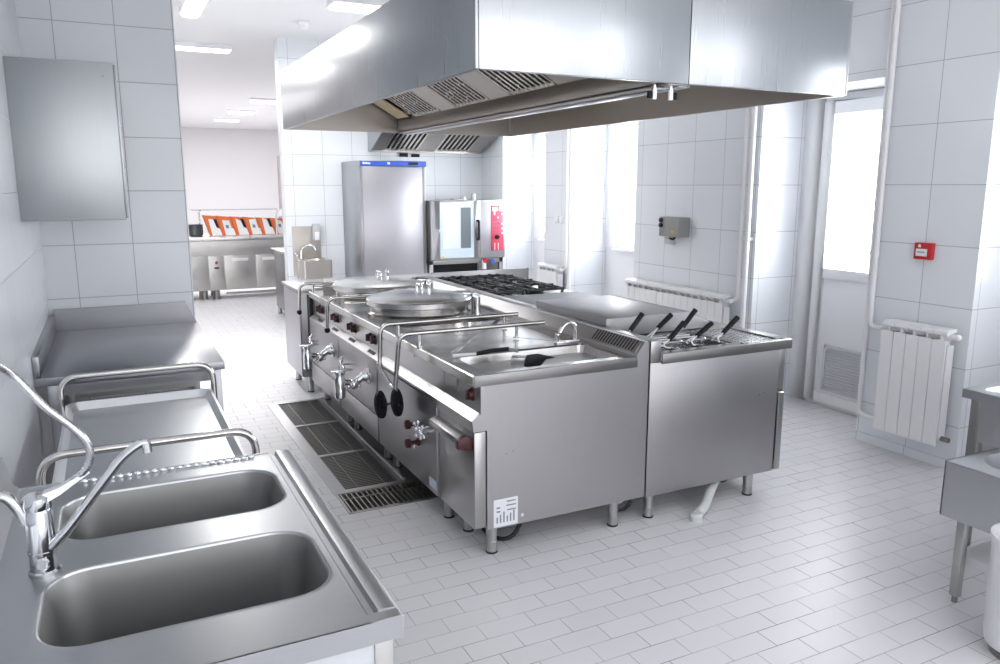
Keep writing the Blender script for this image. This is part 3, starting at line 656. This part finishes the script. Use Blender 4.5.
# gas hob
H0,H1 = 5.32,6.42
t = thing('gas_hob','six burner gas hob with black cast iron grates at the island end','stove',(2.9,5.87,0))
rbody(t,H0+.001,H1-.001); rflue(t,H0,H1)
part(B(2.5,RX1,H0,H1,.861,.900),'worktop',STT,t,.003)
for i in range(3):
    for j in range(2):
        cx = 2.715+j*.36; cy = 5.51+i*.36
        b = part(MB().lathe((cx,cy,.90),[(.075,0),(.075,.008),(.05,.010),(.05,.02),(.062,.022),(.062,.032),(.03,.036),(.002,.036)],28),'burner',IRON,t)
        g = MB(); hx,hy = .172,.172
        for a,b_ in ((-hx,-hy),): pass
        g.box(cx-hx,cx+hx,cy-hy,cy-hy+.016,.940,.960).box(cx-hx,cx+hx,cy+hy-.016,cy+hy,.940,.960).box(cx-hx,cx-hx+.016,cy-hy,cy+hy,.940,.960).box(cx+hx-.016,cx+hx,cy-hy,cy+hy,.940,.960)
        for sx in (-1,1):
            g.box(cx+sx*.11-.06,cx+sx*.11+.06,cy-.007,cy+.007,.946,.972)
            g.box(cx-.007+sx*.09,cx+.007+sx*.09,cy-hy,cy+hy,.946,.968)
            g.box(cx-.007,cx+.007,cy+sx*.11-.055,cy+sx*.11+.055,.946,.972)
            for sy in (-1,1): g.box(cx+sx*(hx-.012)-.01,cx+sx*(hx-.012)+.01,cy+sy*(hy-.012)-.01,cy+sy*(hy-.012)+.01,.90,.942)
        part(g,'pan_support',IRON,t,.002)
for x,y in ((2.49,5.4),(3.2,5.4),(2.49,6.3),(3.2,6.3)): leg(t,x,y)

# under the island
single(MB().tube(spl([(3.10,3.30,.16),(3.03,3.25,.115),(2.90,3.16,.08),(2.78,3.07,.045),(2.70,3.03,.03)]),.026,14).lathe((2.685,3.025,0),[(.036,0),(.036,.03),(.026,.04)],16),'drain_hose',GRH,'pale grey corrugated drain hose ending on the floor under the island','hose')
single(MB().tube(spl([(3.16,3.36,.16),(3.13,3.28,.12),(3.11,3.26,.075),(3.06,3.27,.07),(3.03,3.30,.12),(3.02,3.36,.16)]),.007,8),'black_cable',RUB,'short black cable loop beside the grey drain hose','cable')
single(MB().tube(spl([(1.60,3.40,.02),(1.63,3.28,.012),(1.70,3.25,.03),(1.77,3.29,.10),(1.80,3.34,.155)]),.011,8),'power_cable',RUB,'thick black cable under the bain-marie near its white label','cable')
t = thing('gas_regulator','round grey valve body hanging under the island beside two legs','valve',(2.37,3.32,.05))
part(MB().lathe((2.37,3.32,.11),[(.002,-.03),(.06,-.028),(.07,0),(.06,.028),(.002,.03)],28,'y'),'valve_body',GRH,t)
part(MB().tube(spl([(2.35,3.28,.02),(2.40,3.27,.03),(2.44,3.27,.08),(2.46,3.29,.15)]),.009,8),'valve_hose',RUB,t)

# ------------------------------------------------------------------ extraction hood
t = thing('extraction_hood','long boxy stainless extraction hood hanging over the island','hood',(2.3,4.62,2.2))
hx0,hx1,hy0,hy1,hz0,hz1 = 1.30,3.325,2.81,6.44,2.2,2.64; th = .014; sm = 2.331
part(B(hx0,hx0+th,hy0,hy1,hz0,hz1),'skirt_panel',STH,t,.003)
part(B(hx1-th,hx1,hy0,hy1,hz0,hz1),'skirt_panel',STH,t,.003)
part(B(hx0+th+.001,sm-.002,hy0,hy0+th,hz0,hz1),'skirt_panel',STH,t,.003)
part(B(sm+.002,hx1-th-.001,hy0,hy0+th,hz0,hz1),'skirt_panel',STH,t,.003)
part(B(hx0+th+.001,hx1-th-.001,hy1-th,hy1,hz0,hz1),'skirt_panel',STH,t,.003)
part(B(hx0+th,hx1-th,hy0+th,hy1-th,hz1-.02,hz1-.004),'top_panel',STI,t)
part(B(hx0+th,hx0+th+.012,hy0+th,hy1-th,hz0,hz0+.02).box(hx1-th-.012,hx1-th,hy0+th,hy1-th,hz0,hz0+.02).box(hx0+.03,hx1-.03,hy0+th,hy0+th+.012,hz0,hz0+.02).box(hx0+.03,hx1-.03,hy1-th-.012,hy1-th,hz0,hz0+.02),'drip_rim',STI,t)
# inner liner
part(B(hx0+th,hx0+th+.004,hy0+th,hy1-th,hz0+.02,hz1-.02).box(hx1-th-.004,hx1-th,hy0+th,hy1-th,hz0+.02,hz1-.02).box(hx0+.03,hx1-.03,hy0+th,hy0+th+.004,hz0+.02,hz1-.02).box(hx0+.03,hx1-.03,hy1-th-.004,hy1-th,hz0+.02,hz1-.02),'liner',STI,t)
gx0,gx1 = 2.245,2.365
part(B(gx0,gx1,hy0+.03,hy1-.03,hz0-.004,hz0+.012).box(gx0,gx0+.008,hy0+.03,hy1-.03,hz0,hz0+.10).box(gx1-.008,gx1,hy0+.03,hy1-.03,hz0,hz0+.10),'gutter',STI,t,.002)
part(B(gx0+.055,gx1-.002,hy0+.03,hy1-.03,hz0-.012,hz0-.004),'gutter_lip',STH,t,.002)
sl_ = .125/.22
def bank(y0,y1,side,x_lo,x_hi,off):
    """strip of the sloping filter bank; side=-1 left, +1 right"""
    base = gx0 if side < 0 else gx1
    P = lambda d,o: (base+side*d, hz0+.10+d*sl_+o)
    return [P(x_lo,off),P(x_hi,off),P(x_hi,off+.008),P(x_lo,off+.008)]
for side in (-1,1):
    part(MB().prism('y',bank(0,0,side,0,.56,.03),hy0+.03,hy1-.03),'filter_backing',STI,t)
    for a,b in ((3.80,4.34),(4.63,5.17),(5.46,6.0)):
        m = MB().prism('y',bank(0,0,side,.0,.02,.0),a,b).prism('y',bank(0,0,side,.50,.53,.0),a,b)
        n = 9
        for k in range(n+1):
            y = a+(b-a-.022)*k/n; m.prism('y',bank(0,0,side,.0,.53,0),y,y+.022)
        f = part(m,'baffle_filter',steel('baffle_steel',(.62,.60,.55),.25,(60,60,60)) if 'baffle_steel' not in bpy.data.materials else bpy.data.materials['baffle_steel'],t)
        part(MB().prism('y',bank(0,0,side,.0,.53,.02),a+.004,b-.004),'filter_back',DRK,f)
    part(MB().prism('y',bank(0,0,side,.02,.50,-.002),6.10,6.36),'lamp_cover',YLP,t)
    for a,b in ((2.86,3.79),(4.35,4.62),(5.18,5.45)):
        part(MB().prism('y',bank(0,0,side,0,.56,0),a,b),'filter_blank',STI,t)
for x in (2.19,2.28):
    v = part(MB().cyl((x,2.87,2.20),(x,2.87,2.178),.010,n=12).cyl((x,2.87,2.178),(x,2.87,2.135),.014,n=14),'drain_valve',CHR,t)
    part(B(x-.034 if x<2.2 else x+.016,x-.016 if x<2.2 else x+.034,2.862,2.878,2.138,2.168),'valve_tap',BLK,v,.003)
part(MB().tube([(2.18,2.87,2.185),(2.30,2.87,2.185)],.007,8),'valve_bar',CHR,t)
part(B(2.03,2.08,3.0,3.02,2.36,2.40),'junction_clip',BLK,t)
for y in (3.2,4.2):
    for x in (2.3,2.6): part(MB().cyl((x,y,hz1-.01),(x,y,CEILZ),.006,n=8),'hanger_rod',STD,t)

# wall hood at the back
t = thing('wall_hood','small steel wall hood above the fridge and oven','hood',(3.78,9.4,2.18))
sd = [(9.79,2.19),(9.79,2.56),(8.95,2.56),(8.95,2.50),(9.70,2.19)]
part(MB().prism('x',sd,3.02,3.034),'side_panel',STH,t); part(MB().prism('x',sd,4.55,4.564),'side_panel',STH,t)
part(B(3.035,4.549,8.95,8.964,2.50,2.56),'front_panel',STH,t); part(B(3.035,4.549,8.965,9.79,2.545,2.56),'top_panel',STH,t)
def wb(d0,d1,o): return [(9.70-d0,2.20+d0*.42+o),(9.70-d1,2.20+d1*.42+o),(9.70-d1,2.206+d1*.42+o),(9.70-d0,2.206+d0*.42+o)]
part(MB().prism('x',wb(0,.72,.035),3.036,4.548).prism('x',[(9.70,2.185),(9.785,2.185),(9.785,2.215),(9.70,2.215)],3.036,4.548),'filter_frame',STI,t)
for a,b in ((3.036,3.18),(3.64,3.88),(4.36,4.548)): part(MB().prism('x',wb(0,.72,0),a,b),'filter_blank',STI,t)
for a,b in ((3.18,3.64),(3.88,4.36)):
    m = MB()
    for k in range(8): x = a+(b-a-.03)*k/7; m.prism('x',wb(.02,.70,0),x,x+.03)
    f = part(m,'baffle_filter',bpy.data.materials['baffle_steel'],t); part(MB().prism('x',wb(.02,.70,.022),a,b),'filter_back',DRK,f)

# ------------------------------------------------------------------ back wall equipment
t = thing('fridge','tall stainless fridge with blue top strip against the back wall','fridge',(3.08,9.4,0))
part(B(2.67,3.49,9.0,9.79,.10,2.055),'body',steel('fridge_side_steel',(.44,.45,.47),.30,(4,4,8),amp=.02),t,.004)
dd = part(B(2.688,3.43,8.965,9.0,.16,1.985),'door',STF,t,.006); part(B(3.432,3.462,8.98,9.0,.16,1.985),'door_handle',STD,dd)
tp = part(B(2.672,3.488,8.972,9.0,1.992,2.05),'top_strip',BLU,t,.003,'blue control strip')
part(B(3.26,3.38,8.969,8.972,2.005,2.038),'display',LCD,tp); part(B(2.70,2.715,8.969,8.972,2.012,2.036).box(2.72,2.735,8.969,8.972,2.012,2.03).box(2.74,2.752,8.969,8.972,2.012,2.036).box(2.757,2.79,8.969,8.972,2.012,2.028).box(3.0,3.03,8.969,8.972,2.012,2.034),'lettering',WHT,tp)
for x in (2.74,3.42):
    for y in (9.08,9.7): leg(t,x,y,.10)
single(B(3.44,3.55,9.77,9.8,2.13,2.18).box(3.60,3.71,9.77,9.8,2.13,2.17),'wall_socket',BLK,'two dark sockets on the back wall above the fridge','socket',None,.004)

t = thing('combi_oven','steel combi oven with glass door and crimson control panel','oven',(4.0,9.3,.86))
part(B(3.505,4.52,8.92,9.76,.86,1.585),'body',ST,t,.004)
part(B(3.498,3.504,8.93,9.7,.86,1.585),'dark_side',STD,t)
od = MB().box(3.50,3.62,8.885,8.918,.872,1.578).box(4.08,4.165,8.885,8.918,.872,1.578).box(3.62,4.08,8.885,8.918,.872,.885).box(3.62,4.08,8.885,8.918,1.565,1.578)
od = part(od,'door',STF,t,.003)
og = part(B(3.62,4.08,8.89,8.91,.885,1.565),'door_glass',plain('blue_reflection_glass',(.60,.70,.78),.06,spec=.9),od);  # blue-white reflection put into the glass colour
part(B(3.90,4.035,8.888,8.89,1.0,1.50),'interior_band',plain('oven_glass_interior',(.16,.19,.21),.08),og); part(B(3.655,3.89,8.888,8.89,1.0,1.50),'reflection_band',plain('oven_glass_reflection',(.72,.76,.79),.08),og)  # dark interior and pale reflection painted as bands on the glass
part(MB().tube(fil([(4.125,8.885,1.335),(4.125,8.84,1.335),(4.125,8.84,1.105),(4.125,8.885,1.105)],.03),.016),'door_handle',BLK,od)
part(B(3.63,3.67,8.886,8.89,.888,.905),'sticker',YEL,od)
part(B(4.17,4.51,8.89,8.918,.872,1.578),'control_side',STF,t,.003)
cp = part(B(4.315,4.49,8.882,8.89,.955,1.52),'control_panel',PNK,t,.002,'crimson control panel')
w = MB()
for a,b,c,e in ((4.33,4.41,1.45,1.50),(4.43,4.48,1.45,1.505),(4.35,4.37,1.40,1.45),(4.46,4.48,1.40,1.42),(4.46,4.48,1.28,1.30),(4.46,4.48,1.22,1.24),(4.46,4.48,1.16,1.18),(4.40,4.415,1.36,1.38),(4.36,4.368,.958,1.05),(4.41,4.418,.958,1.05)): w.box(a,b,8.879,8.882,c,e)
part(w,'panel_marks',WHT,cp); part(B(4.33,4.44,8.879,8.882,1.285,1.315).box(4.33,4.44,8.879,8.882,1.225,1.25),'display',plain('panel_display',(.30,.12,.17),.2),cp)
part(MB().lathe((4.395,8.882,1.125),[(.03,0),(.03,-.012),(.024,-.03),(.002,-.031)],20,'y'),'control_knob',BLK,cp)
part(MB().cyl((4.12,9.3,1.585),(4.12,9.3,1.62),.03).cyl((4.26,9.3,1.585),(4.26,9.3,1.66),.032).box(3.98,4.16,9.28,9.4,1.585,1.60),'vent_stub',ST,t)
t = thing('oven_stand','open steel stand under the combi oven','stand',(4.0,9.3,0))
for x in (3.5,4.46):
    for y in (8.95,9.68): part(B(x,x+.05,y,y+.05,0,.855),'leg',ST,t,.003)
part(B(3.5,4.51,8.95,9.73,.80,.855),'top_frame',ST,t,.003); part(B(3.56,4.45,9.6,9.62,.15,.8),'interior_shade',DRK,t); part(B(3.5,4.51,8.95,9.73,.25,.28),'shelf',ST,t)  # the dark sheet stands for shade inside the open stand
t = thing('water_filter','small red and blue capped valve under the oven panel','valve',(4.28,8.9,.80))
part(MB().cyl((4.24,8.94,.72),(4.24,8.94,.84),.03),'cartridge',WHT,t); part(MB().lathe((4.24,8.91,.83),[(.03,0),(.03,-.02)],16,'y'),'red_cap',FIRE,t); part(MB().lathe((4.34,8.91,.82),[(.028,0),(.028,-.02)],16,'y'),'blue_cap',BLU,t)

t = thing('hand_basin','small steel hand basin with tall backplate on the back wall','hand basin',(2.2,9.6,.64))
part(B(2.02,2.37,9.78,9.8,.66,1.27),'backplate',steel('basin_plate_steel',(.58,.54,.50),.34,(30,30,3),amp=.03),t,.004)
c = (2.23,9.585)
part(MB().loft([rr(*c,.15,.17,.02,.64),rr(*c,.175,.20,.03,.66),rr(*c,.175,.20,.03,.872),rr(*c,.165,.19,.03,.875),rr(*c,.14,.15,.12,.868),rr(*c,.10,.11,.1,.76),rr(*c,.02,.02,.02,.75)],True,True),'bowl',steel('basin_front_steel',(.58,.54,.50),.33,(30,30,3),amp=.03),t)
part(MB().tube(spl([(2.10,9.70,.87),(2.11,9.70,.98),(2.17,9.66,1.04),(2.24,9.62,1.03),(2.26,9.61,.98)]),.011,10),'spout',CHR,t)
part(MB().tube(spl([(2.03,9.74,.95),(2.05,9.70,.90),(2.06,9.70,.75),(2.09,9.72,.62)]),.010,8),'supply_pipe',CHR,t)
t = thing('soap_dispenser','white soap dispenser on the hand basin backplate','dispenser',(2.32,9.74,1.08))
part(B(2.265,2.355,9.71,9.778,1.09,1.30),'body',plain('dispenser_plastic',(.55,.56,.58),.3),t,.01); part(B(2.28,2.34,9.70,9.712,1.10,1.20),'push_bar',WHT,t,.004)

# ------------------------------------------------------------------ far room
t = thing('serving_counter','long steel serving counter with doors in the far room','counter',(2.2,13.2,0))
part(B(.6,3.6,12.82,13.6,.15,.93),'body',STC,t,.004); part(B(.55,3.65,12.75,13.65,.935,.985),'worktop',steel('counter_top',(.78,.78,.77),.3,(5,5,60)),t,.004)
part(B(.6,3.6,12.795,12.82,.70,.93),'fascia',STC,t,.003)
for a,b,hn in ((.9,1.33,0),(1.575,2.03,1),(2.05,2.5,1),(2.52,3.0,1)):
    dd = part(B(a,b,12.80,12.82,.165,.69),'door',STC,t,.004)
    if hn: part(B(a+.10,a+.36 if a<2 else a+.36,12.785,12.80,.60,.645),'handle',plain('pale_handle',(.75,.75,.74),.3),dd,.004)
cpn = part(B(1.345,1.56,12.80,12.82,.165,.69),'control_box',STC,t,.004); part(MB().lathe((1.455,12.80,.585),[(.022,0),(.022,-.015)],16,'y'),'red_switch',FIRE,cpn); part(B(1.42,1.49,12.795,12.80,.49,.515),'vent',BLK,cpn)
for x in (.75,1.27,1.45,2.8,3.3):
    part(MB().cyl((x,12.95,0),(x,12.95,.15),.045),'leg',STD,t); part(MB().cyl((x,13.4,0),(x,13.4,.15),.045),'leg',STD,t)
part(B(1.6,2.6,13.0,13.02,.055,.09),'brace',ST,t)
t = thing('glass_gantry','glass sneeze guard shelf on posts over the serving counter','sneeze guard',(1.9,13.2,.985))
part(B(1.18,2.9,13.0,13.42,1.385,1.395),'glass_shelf',glass_mat('gantry_glass',(.85,.88,.88),.15),t)
for x in (1.30,2.55): part(MB().tube(fil([(x,13.3,.985),(x,13.3,1.36),(x,13.1,1.385)],.05),.014),'post',CHR,t)
def carton(x,label,k):
    t = thing('printed_carton',label,'carton',(x+.1,13.18,.985),'orange and white cartons on the far counter')
    lean = .10
    part(MB().prism('y',[(x,.985),(x+.20,.985),(x+.20-lean,1.29-.012*k),(x-lean,1.31-.012*k)],13.10,13.24),'box',ORG,t)
    part(MB().prism('y',[(x+.03,.99),(x+.18,.99),(x+.15,1.09),(x+.12,1.10),(x+.085,1.24-.02*(k%3)),(x-.02,1.25-.02*(k%2))],13.096,13.10),'white_print',WHT,t)
    part(MB().prism('y',[(x+.04,1.10),(x+.08,1.10),(x+.07,1.15),(x+.03,1.15)],13.092,13.096) if k%2 else MB().prism('y',[(x+.10,1.11),(x+.14,1.11),(x+.10,1.24),(x+.05,1.25)],13.092,13.096),'dark_print',INK if k%2 else BLK,t)
nm = ['next to the dark pot','second from the dark pot','third from the dark pot','fourth from the dark pot','fifth from the dark pot','sixth from the dark pot','seventh from the dark pot']
for k in range(7): carton(1.43+k*.205,'orange and white printed carton on the far counter, '+nm[k],k)
single(MB().lathe((1.22,13.15,.985),[(.09,0),(.11,.02),(.11,.17),(.115,.18),(.10,.18),(.095,.02)],24),'stock_pot',plain('dark_pot',(.10,.105,.11),.3,.6),'dark round pot at the left end of the far counter','pot')
t = thing('table_lamp','white hooded lamp at the right end of the far counter','lamp',(2.50,13.0,.985))
part(MB().tube(spl([(2.44,13.0,.985),(2.44,13.0,1.25),(2.47,13.0,1.38),(2.52,13.0,1.40)]),.014,10),'stem',CHR,t); part(MB().lathe((2.53,13.0,1.28),[(.06,0),(.055,.06),(.02,.11),(.01,.12)],20),'shade',WHT,t)
t = thing('corridor_cabinet','dark steel cabinet just past the left end of the back wall','cabinet',(2.4,10.75,0))
part(B(2.03,2.9,10.36,11.1,.10,.89),'body',steel('cabinet_dark_steel',(.28,.29,.32),.3,(90,90,3)),t,.004); part(B(1.99,2.95,10.32,11.15,.89,.915),'worktop',ST,t,.003)
for x in (2.06,2.85):
    for y in (10.42,11.04): leg(t,x,y,.10)

# ------------------------------------------------------------------ right wall fittings
def radiator(y0,y1,z0,z1,n,label,valve=True):
    t = thing('radiator',label,'radiator',(4.55,(y0+y1)/2,z0),'white sectional radiators on the right wall')
    w = (y1-y0)/n; xf = 4.485; xb = 4.585
    for k in range(n):
        a = y0+k*w+.002; b = y0+(k+1)*w-.002
        m = MB().prism('y',[(xf,z0),(xf+.012,z0),(xf+.012,z1-.075),(xf,z1-.065)],a,b)
        m.prism('y',[(xf+.005,z1-.03),(xf+.02,z1-.045),(xf+.035,z1-.03),(xb,z1-.02),(xb,z1),(xf+.03,z1),(xf+.008,z1-.012)],a,b)
        m.box(xf+.012,xb,(a+b)/2-.006,(a+b)/2+.006,z0+.03,z1-.03).box(xf+.03,xb-.005,a+.004,b-.004,z0+.05,z1-.10).box(xf+.01,xf+.03,(a+b)/2-.004,(a+b)/2+.004,z1-.075,z1-.03)
        part(m,'section',PIP,t)
    for zz in (z1-.05,z0+.05): part(MB().cyl((4.54,y0,zz),(4.54,y1,zz),.02),'header',PIP,t)
    part(MB().cyl((4.54,y0-.035,z1-.045),(4.54,y0,z1-.045),.018).ball((4.54,y0-.04,z1-.045),.02),'end_plug',PIP,t)
    if valve: part(MB().cyl((4.54,y0-.05,z0+.045),(4.54,y0,z0+.045),.016),'bleed_valve',STD,t)
    part(B(xb,XW-.001,y0+.06,y0+.09,z1-.10,z1-.07).box(xb,XW-.001,y1-.09,y1-.06,z1-.10,z1-.07),'bracket',PIP,t)
radiator(2.925,3.37,.165,.90,5,'five-section white radiator on the near pier below the red box')
radiator(4.87,6.25,.28,.87,16,'long white radiator on the wall below the grey electrical box')
radiator(7.56,8.0,.28,.87,5,'white radiator partly hidden behind the gas hob')
px = 4.575
single(MB().tube([(px,3.53,.9),(px,3.53,CEILZ)],.017).tube(fil([(px,3.53,.92),(px,3.53,.83),(px,3.45,.82),(4.54,3.375,.85)],.05),.015).cyl((px,3.53,1.30),(px,3.53,1.33),.022),'heating_pipe',PIP,'white heating pipe from the ceiling into the near radiator top','pipe')
single(MB().tube([(4.60,3.575,.25),(4.60,3.575,CEILZ)],.016).tube(fil([(4.60,3.575,.28),(4.60,3.575,.20),(4.56,3.45,.20),(4.54,3.375,.21)],.05),.014).box(4.585,4.62,3.54,3.59,1.305,1.33),'heating_pipe',PIP,'white heating pipe hugging the pier corner down to the near radiator bottom','pipe')
single(MB().tube([(px,4.79,1.0),(px,4.79,CEILZ)],.017).tube(fil([(px,4.79,1.05),(px,4.79,.84),(4.54,4.86,.82)],.08),.015),'heating_pipe',PIP,'white heating pipe curving into the long radiator','pipe')
single(MB().tube([(px,4.715,.02),(px,4.715,CEILZ)],.019).box(4.575,4.62,4.70,4.80,1.33,1.355),'heating_pipe',PIP,'straight white heating pipe at the wall corner beside the long radiator','pipe')
single(MB().tube([(px,7.42,.02),(px,7.42,CEILZ)],.02),'heating_pipe',PIP,'straight white heating pipe at the pier by the hob radiator','pipe')
single(MB().tube(fil([(px,7.50,CEILZ),(px,7.50,.84),(4.54,7.56,.82)],.06),.015),'heating_pipe',PIP,'white heating pipe bending into the radiator behind the gas hob','pipe')
t = thing('fire_call_point','red fire alarm call point on the tiled pier above the radiator','fire alarm',(4.6,3.215,1.30))
part(B(4.578,4.62,3.145,3.262,1.303,1.408),'housing',FIRE,t,.006)
wl = part(B(4.575,4.578,3.170,3.245,1.325,1.37),'break_panel',PAP,t,0,'white break panel'); part(B(4.573,4.575,3.185,3.235,1.347,1.353),'panel_text',INK,wl)
part(MB().prism('x',[(3.215,1.380),(3.232,1.380),(3.232,1.392),(3.2235,1.402),(3.215,1.392)],4.575,4.578),'house_symbol',WHT,t)
t = thing('electrical_box','grey metal electrical box on the tiled wall above the long radiator','electrical box',(4.57,5.70,1.30))
ebm = plain('grey_box_metal',(.30,.30,.295),.45)
part(B(4.52,4.62,5.47,5.78,1.31,1.485),'housing',ebm,t,.006); part(B(4.512,4.52,5.49,5.69,1.32,1.475),'cover',plain('box_cover',(.34,.34,.33),.4),t,.004)
part(MB().lathe((4.52,5.745,1.455),[(.02,0),(.02,-.018),(.014,-.02)],16,'x'),'switch',BLK,t); part(MB().lathe((4.52,5.745,1.41),[(.02,0),(.02,-.018),(.014,-.02)],16,'x'),'switch',BLK,t)
part(B(4.51,4.512,5.56,5.59,1.345,1.365),'sticker',YEL,t)
single(B(4.57,4.62,5.66,5.76,1.235,1.295),'wall_socket',plain('socket_plastic',(.60,.62,.65),.35),'small grey socket under the electrical box','socket',None,.006)
single(MB().tube(spl([(4.57,5.60,1.31),(4.565,5.63,1.285),(4.568,5.68,1.29)]),.008,8),'power_cable',RUB,'short black cable from electrical box to the socket below','cable')
t = thing('wall_switch','white double switch on the narrow pier past the windows','switch',(4.61,7.72,1.35))
for a in (7.64,7.73): part(B(4.605,4.62,a,a+.08,1.345,1.425),'rocker',WHT,t,.004)

# ------------------------------------------------------------------ right foreground
t = thing('draining_table','steel draining table with raised rim at the right edge, behind the basin','table',(3.95,1.9,0))
z = .80
m = MB().loft([rr(4.05,1.60,.42,.66,.002,z-.045),rr(4.05,1.60,.42,.66,.004,z-.002),rr(4.05,1.60,.415,.655,.006,z),rr(4.05,1.60,.36,.60,.03,z),rr(4.05,1.60,.345,.585,.03,z-.018),rr(4.05,1.60,.02,.02,.01,z-.020)],True,True)
part(m,'worktop',STS,t)
for x,y in ((3.66,2.18),(4.40,2.18),(3.66,1.0),(4.40,1.0)): part(B(x,x+.05,y,y+.05,0,z-.045),'leg',STD,t,.003)
part(B(3.72,4.42,2.19,2.20,.30,z-.045).box(3.66,3.67,1.04,2.18,.55,z-.045),'side_panel',STS,t)
t = thing('mop_sink','low steel basin with round bowl and undershelf at the right edge','sink',(3.3,1.8,0))
z = .62; c = (3.33,1.79)
m = MB().loft([rr(3.345,1.80,.265,.155,.0006,z),[(c[0]+.15*math.cos(a+.02),c[1]+.125*math.sin(a+.02),z) for a in [math.radians(g) for g in ([0+90*k/6 for k in range(7)]+[90+90*k/6 for k in range(7)]+[180+90*k/6 for k in range(7)]+[270+90*k/6 for k in range(7)])]]])
m.box(3.08,3.085,1.645,1.955,z-.24,z).box(3.605,3.61,1.645,1.955,z-.24,z).box(3.08,3.61,1.645,1.65,z-.24,z).box(3.08,3.61,1.95,1.955,z-.24,z)
part(m,'basin_top',STS,t)
part(MB().lathe((c[0],c[1],z-.2),[(.002,0),(.08,.01),(.12,.08),(.125,.2)],28) if False else MB().loft([[(c[0]+k*.15*math.cos(2*PI*i/32),c[1]+k*.125*math.sin(2*PI*i/32),z+h) for i in range(32)] for k,h in ((1.0,0),(.97,-.01),(.9,-.12),(.6,-.17),(.1,-.18))],False,True),'bowl',plain('bowl_grey',(.45,.45,.48),.3,.8),t)
part(B(3.079,3.08,1.68,1.70,z-.16,z-.10),'slot',STD,t)
for x,y in ((3.11,1.86),(3.55,1.86)): part(B(x,x+.034,y,y+.036,.03,z-.24),'leg',ST,t,.003); part(MB().cyl((x+.017,y+.018,0),(x+.017,y+.018,.03),.012),'foot',STD,t)
for x,y in ((3.12,1.66),(3.55,1.66)): part(B(x,x+.04,y,y+.04,0,z-.24),'leg',ST,t,.003)
part(B(3.165,3.60,1.68,1.92,.165,.205),'undershelf',plain('shelf_white',(.80,.80,.82),.35),t,.003)
t = thing('waste_bin','white round plastic bin at the lower right edge','bin',(2.985,1.515,0))
part(MB().lathe((2.985,1.515,.025),[(.10,0),(.128,.015),(.136,.06),(.142,.42),(.148,.43),(.148,.45),(.138,.45),(.12,.03)],40),'bucket',BIN,t)
part(MB().lathe((2.985,1.515,0),[(.11,0),(.115,.025)],24),'base_ring',STD,t)

# ------------------------------------------------------------------ lights, world, camera
def area(name, loc, rot, sx, sy, e, col=(1,1,1), portal=False):
    L = bpy.data.lights.new(name,'AREA'); L.shape = 'RECTANGLE'; L.size = sx; L.size_y = sy; L.energy = e; L.color = col
    o = bpy.data.objects.new(name,L); C.objects.link(o); o.location = loc; o.rotation_euler = rot
    if portal: L.cycles.is_portal = True
    return o
for y,w,zc,h in ((2.31,1.1,1.77,1.36),(6.87,1.15,1.77,1.36),(8.6,1.08,1.77,1.36),(4.1,.75,1.72,1.2),(-1.4,2.3,2.2,2.2)):  # last entry lights the added out-of-view window
    area('daylight',(XI+.16,y,zc),(0,PI/2,0),h,w,0,portal=True)
    area('window_daylight',(XI+.20,y,zc),(0,PI/2,0),h,w,(40 if y>3 else 8)*w*h,(.96,.98,1))
area('fill_light',(2.1,1.0,CEILZ-.03),(0,0,0),4.6,5.0,14,(1,.99,.98))  # added overhead fill, no fixture there
area('fill_light',(2.1,-2.9,1.70),(PI/2,0,0),4.9,3.3,66,(1,.99,.99))  # added fill behind the viewpoint to lift walls and ceiling
area('hall_fill',(1.5,12.5,CEILZ-.03),(0,0,0),3.5,2,32,(1,.985,.985))  # added fill for the near part of the far room
area('hall_fill',(3.0,19,CEILZ-.03),(0,0,0),6,8,250,(1,.98,.98))  # added wide fill for the rest of the far room
w = bpy.data.worlds.new('world'); bpy.context.scene.world = w; w.use_nodes = True
bg = w.node_tree.nodes['Background']; bg.inputs[0].default_value = (.95,.975,1,1); bg.inputs[1].default_value = 2.9

cam = bpy.data.cameras.new('camera'); co = bpy.data.objects.new('camera',cam); C.objects.link(co)
cam.sensor_width = 36; cam.lens = 777/1000*36; cam.clip_start = .05; cam.clip_end = 200
co.location = (0,0,1.76); co.rotation_euler = (PI/2-math.radians(10.64),0,-math.radians(26.55))
sc = bpy.context.scene; sc.camera = co
sc.view_settings.view_transform = 'Standard'; sc.view_settings.look = 'None'; sc.view_settings.exposure = .46
sc.cycles.max_bounces = 8; sc.cycles.diffuse_bounces = 4; sc.cycles.glossy_bounces = 5; sc.cycles.sample_clamp_indirect = 8
sc.cycles.use_denoising = True
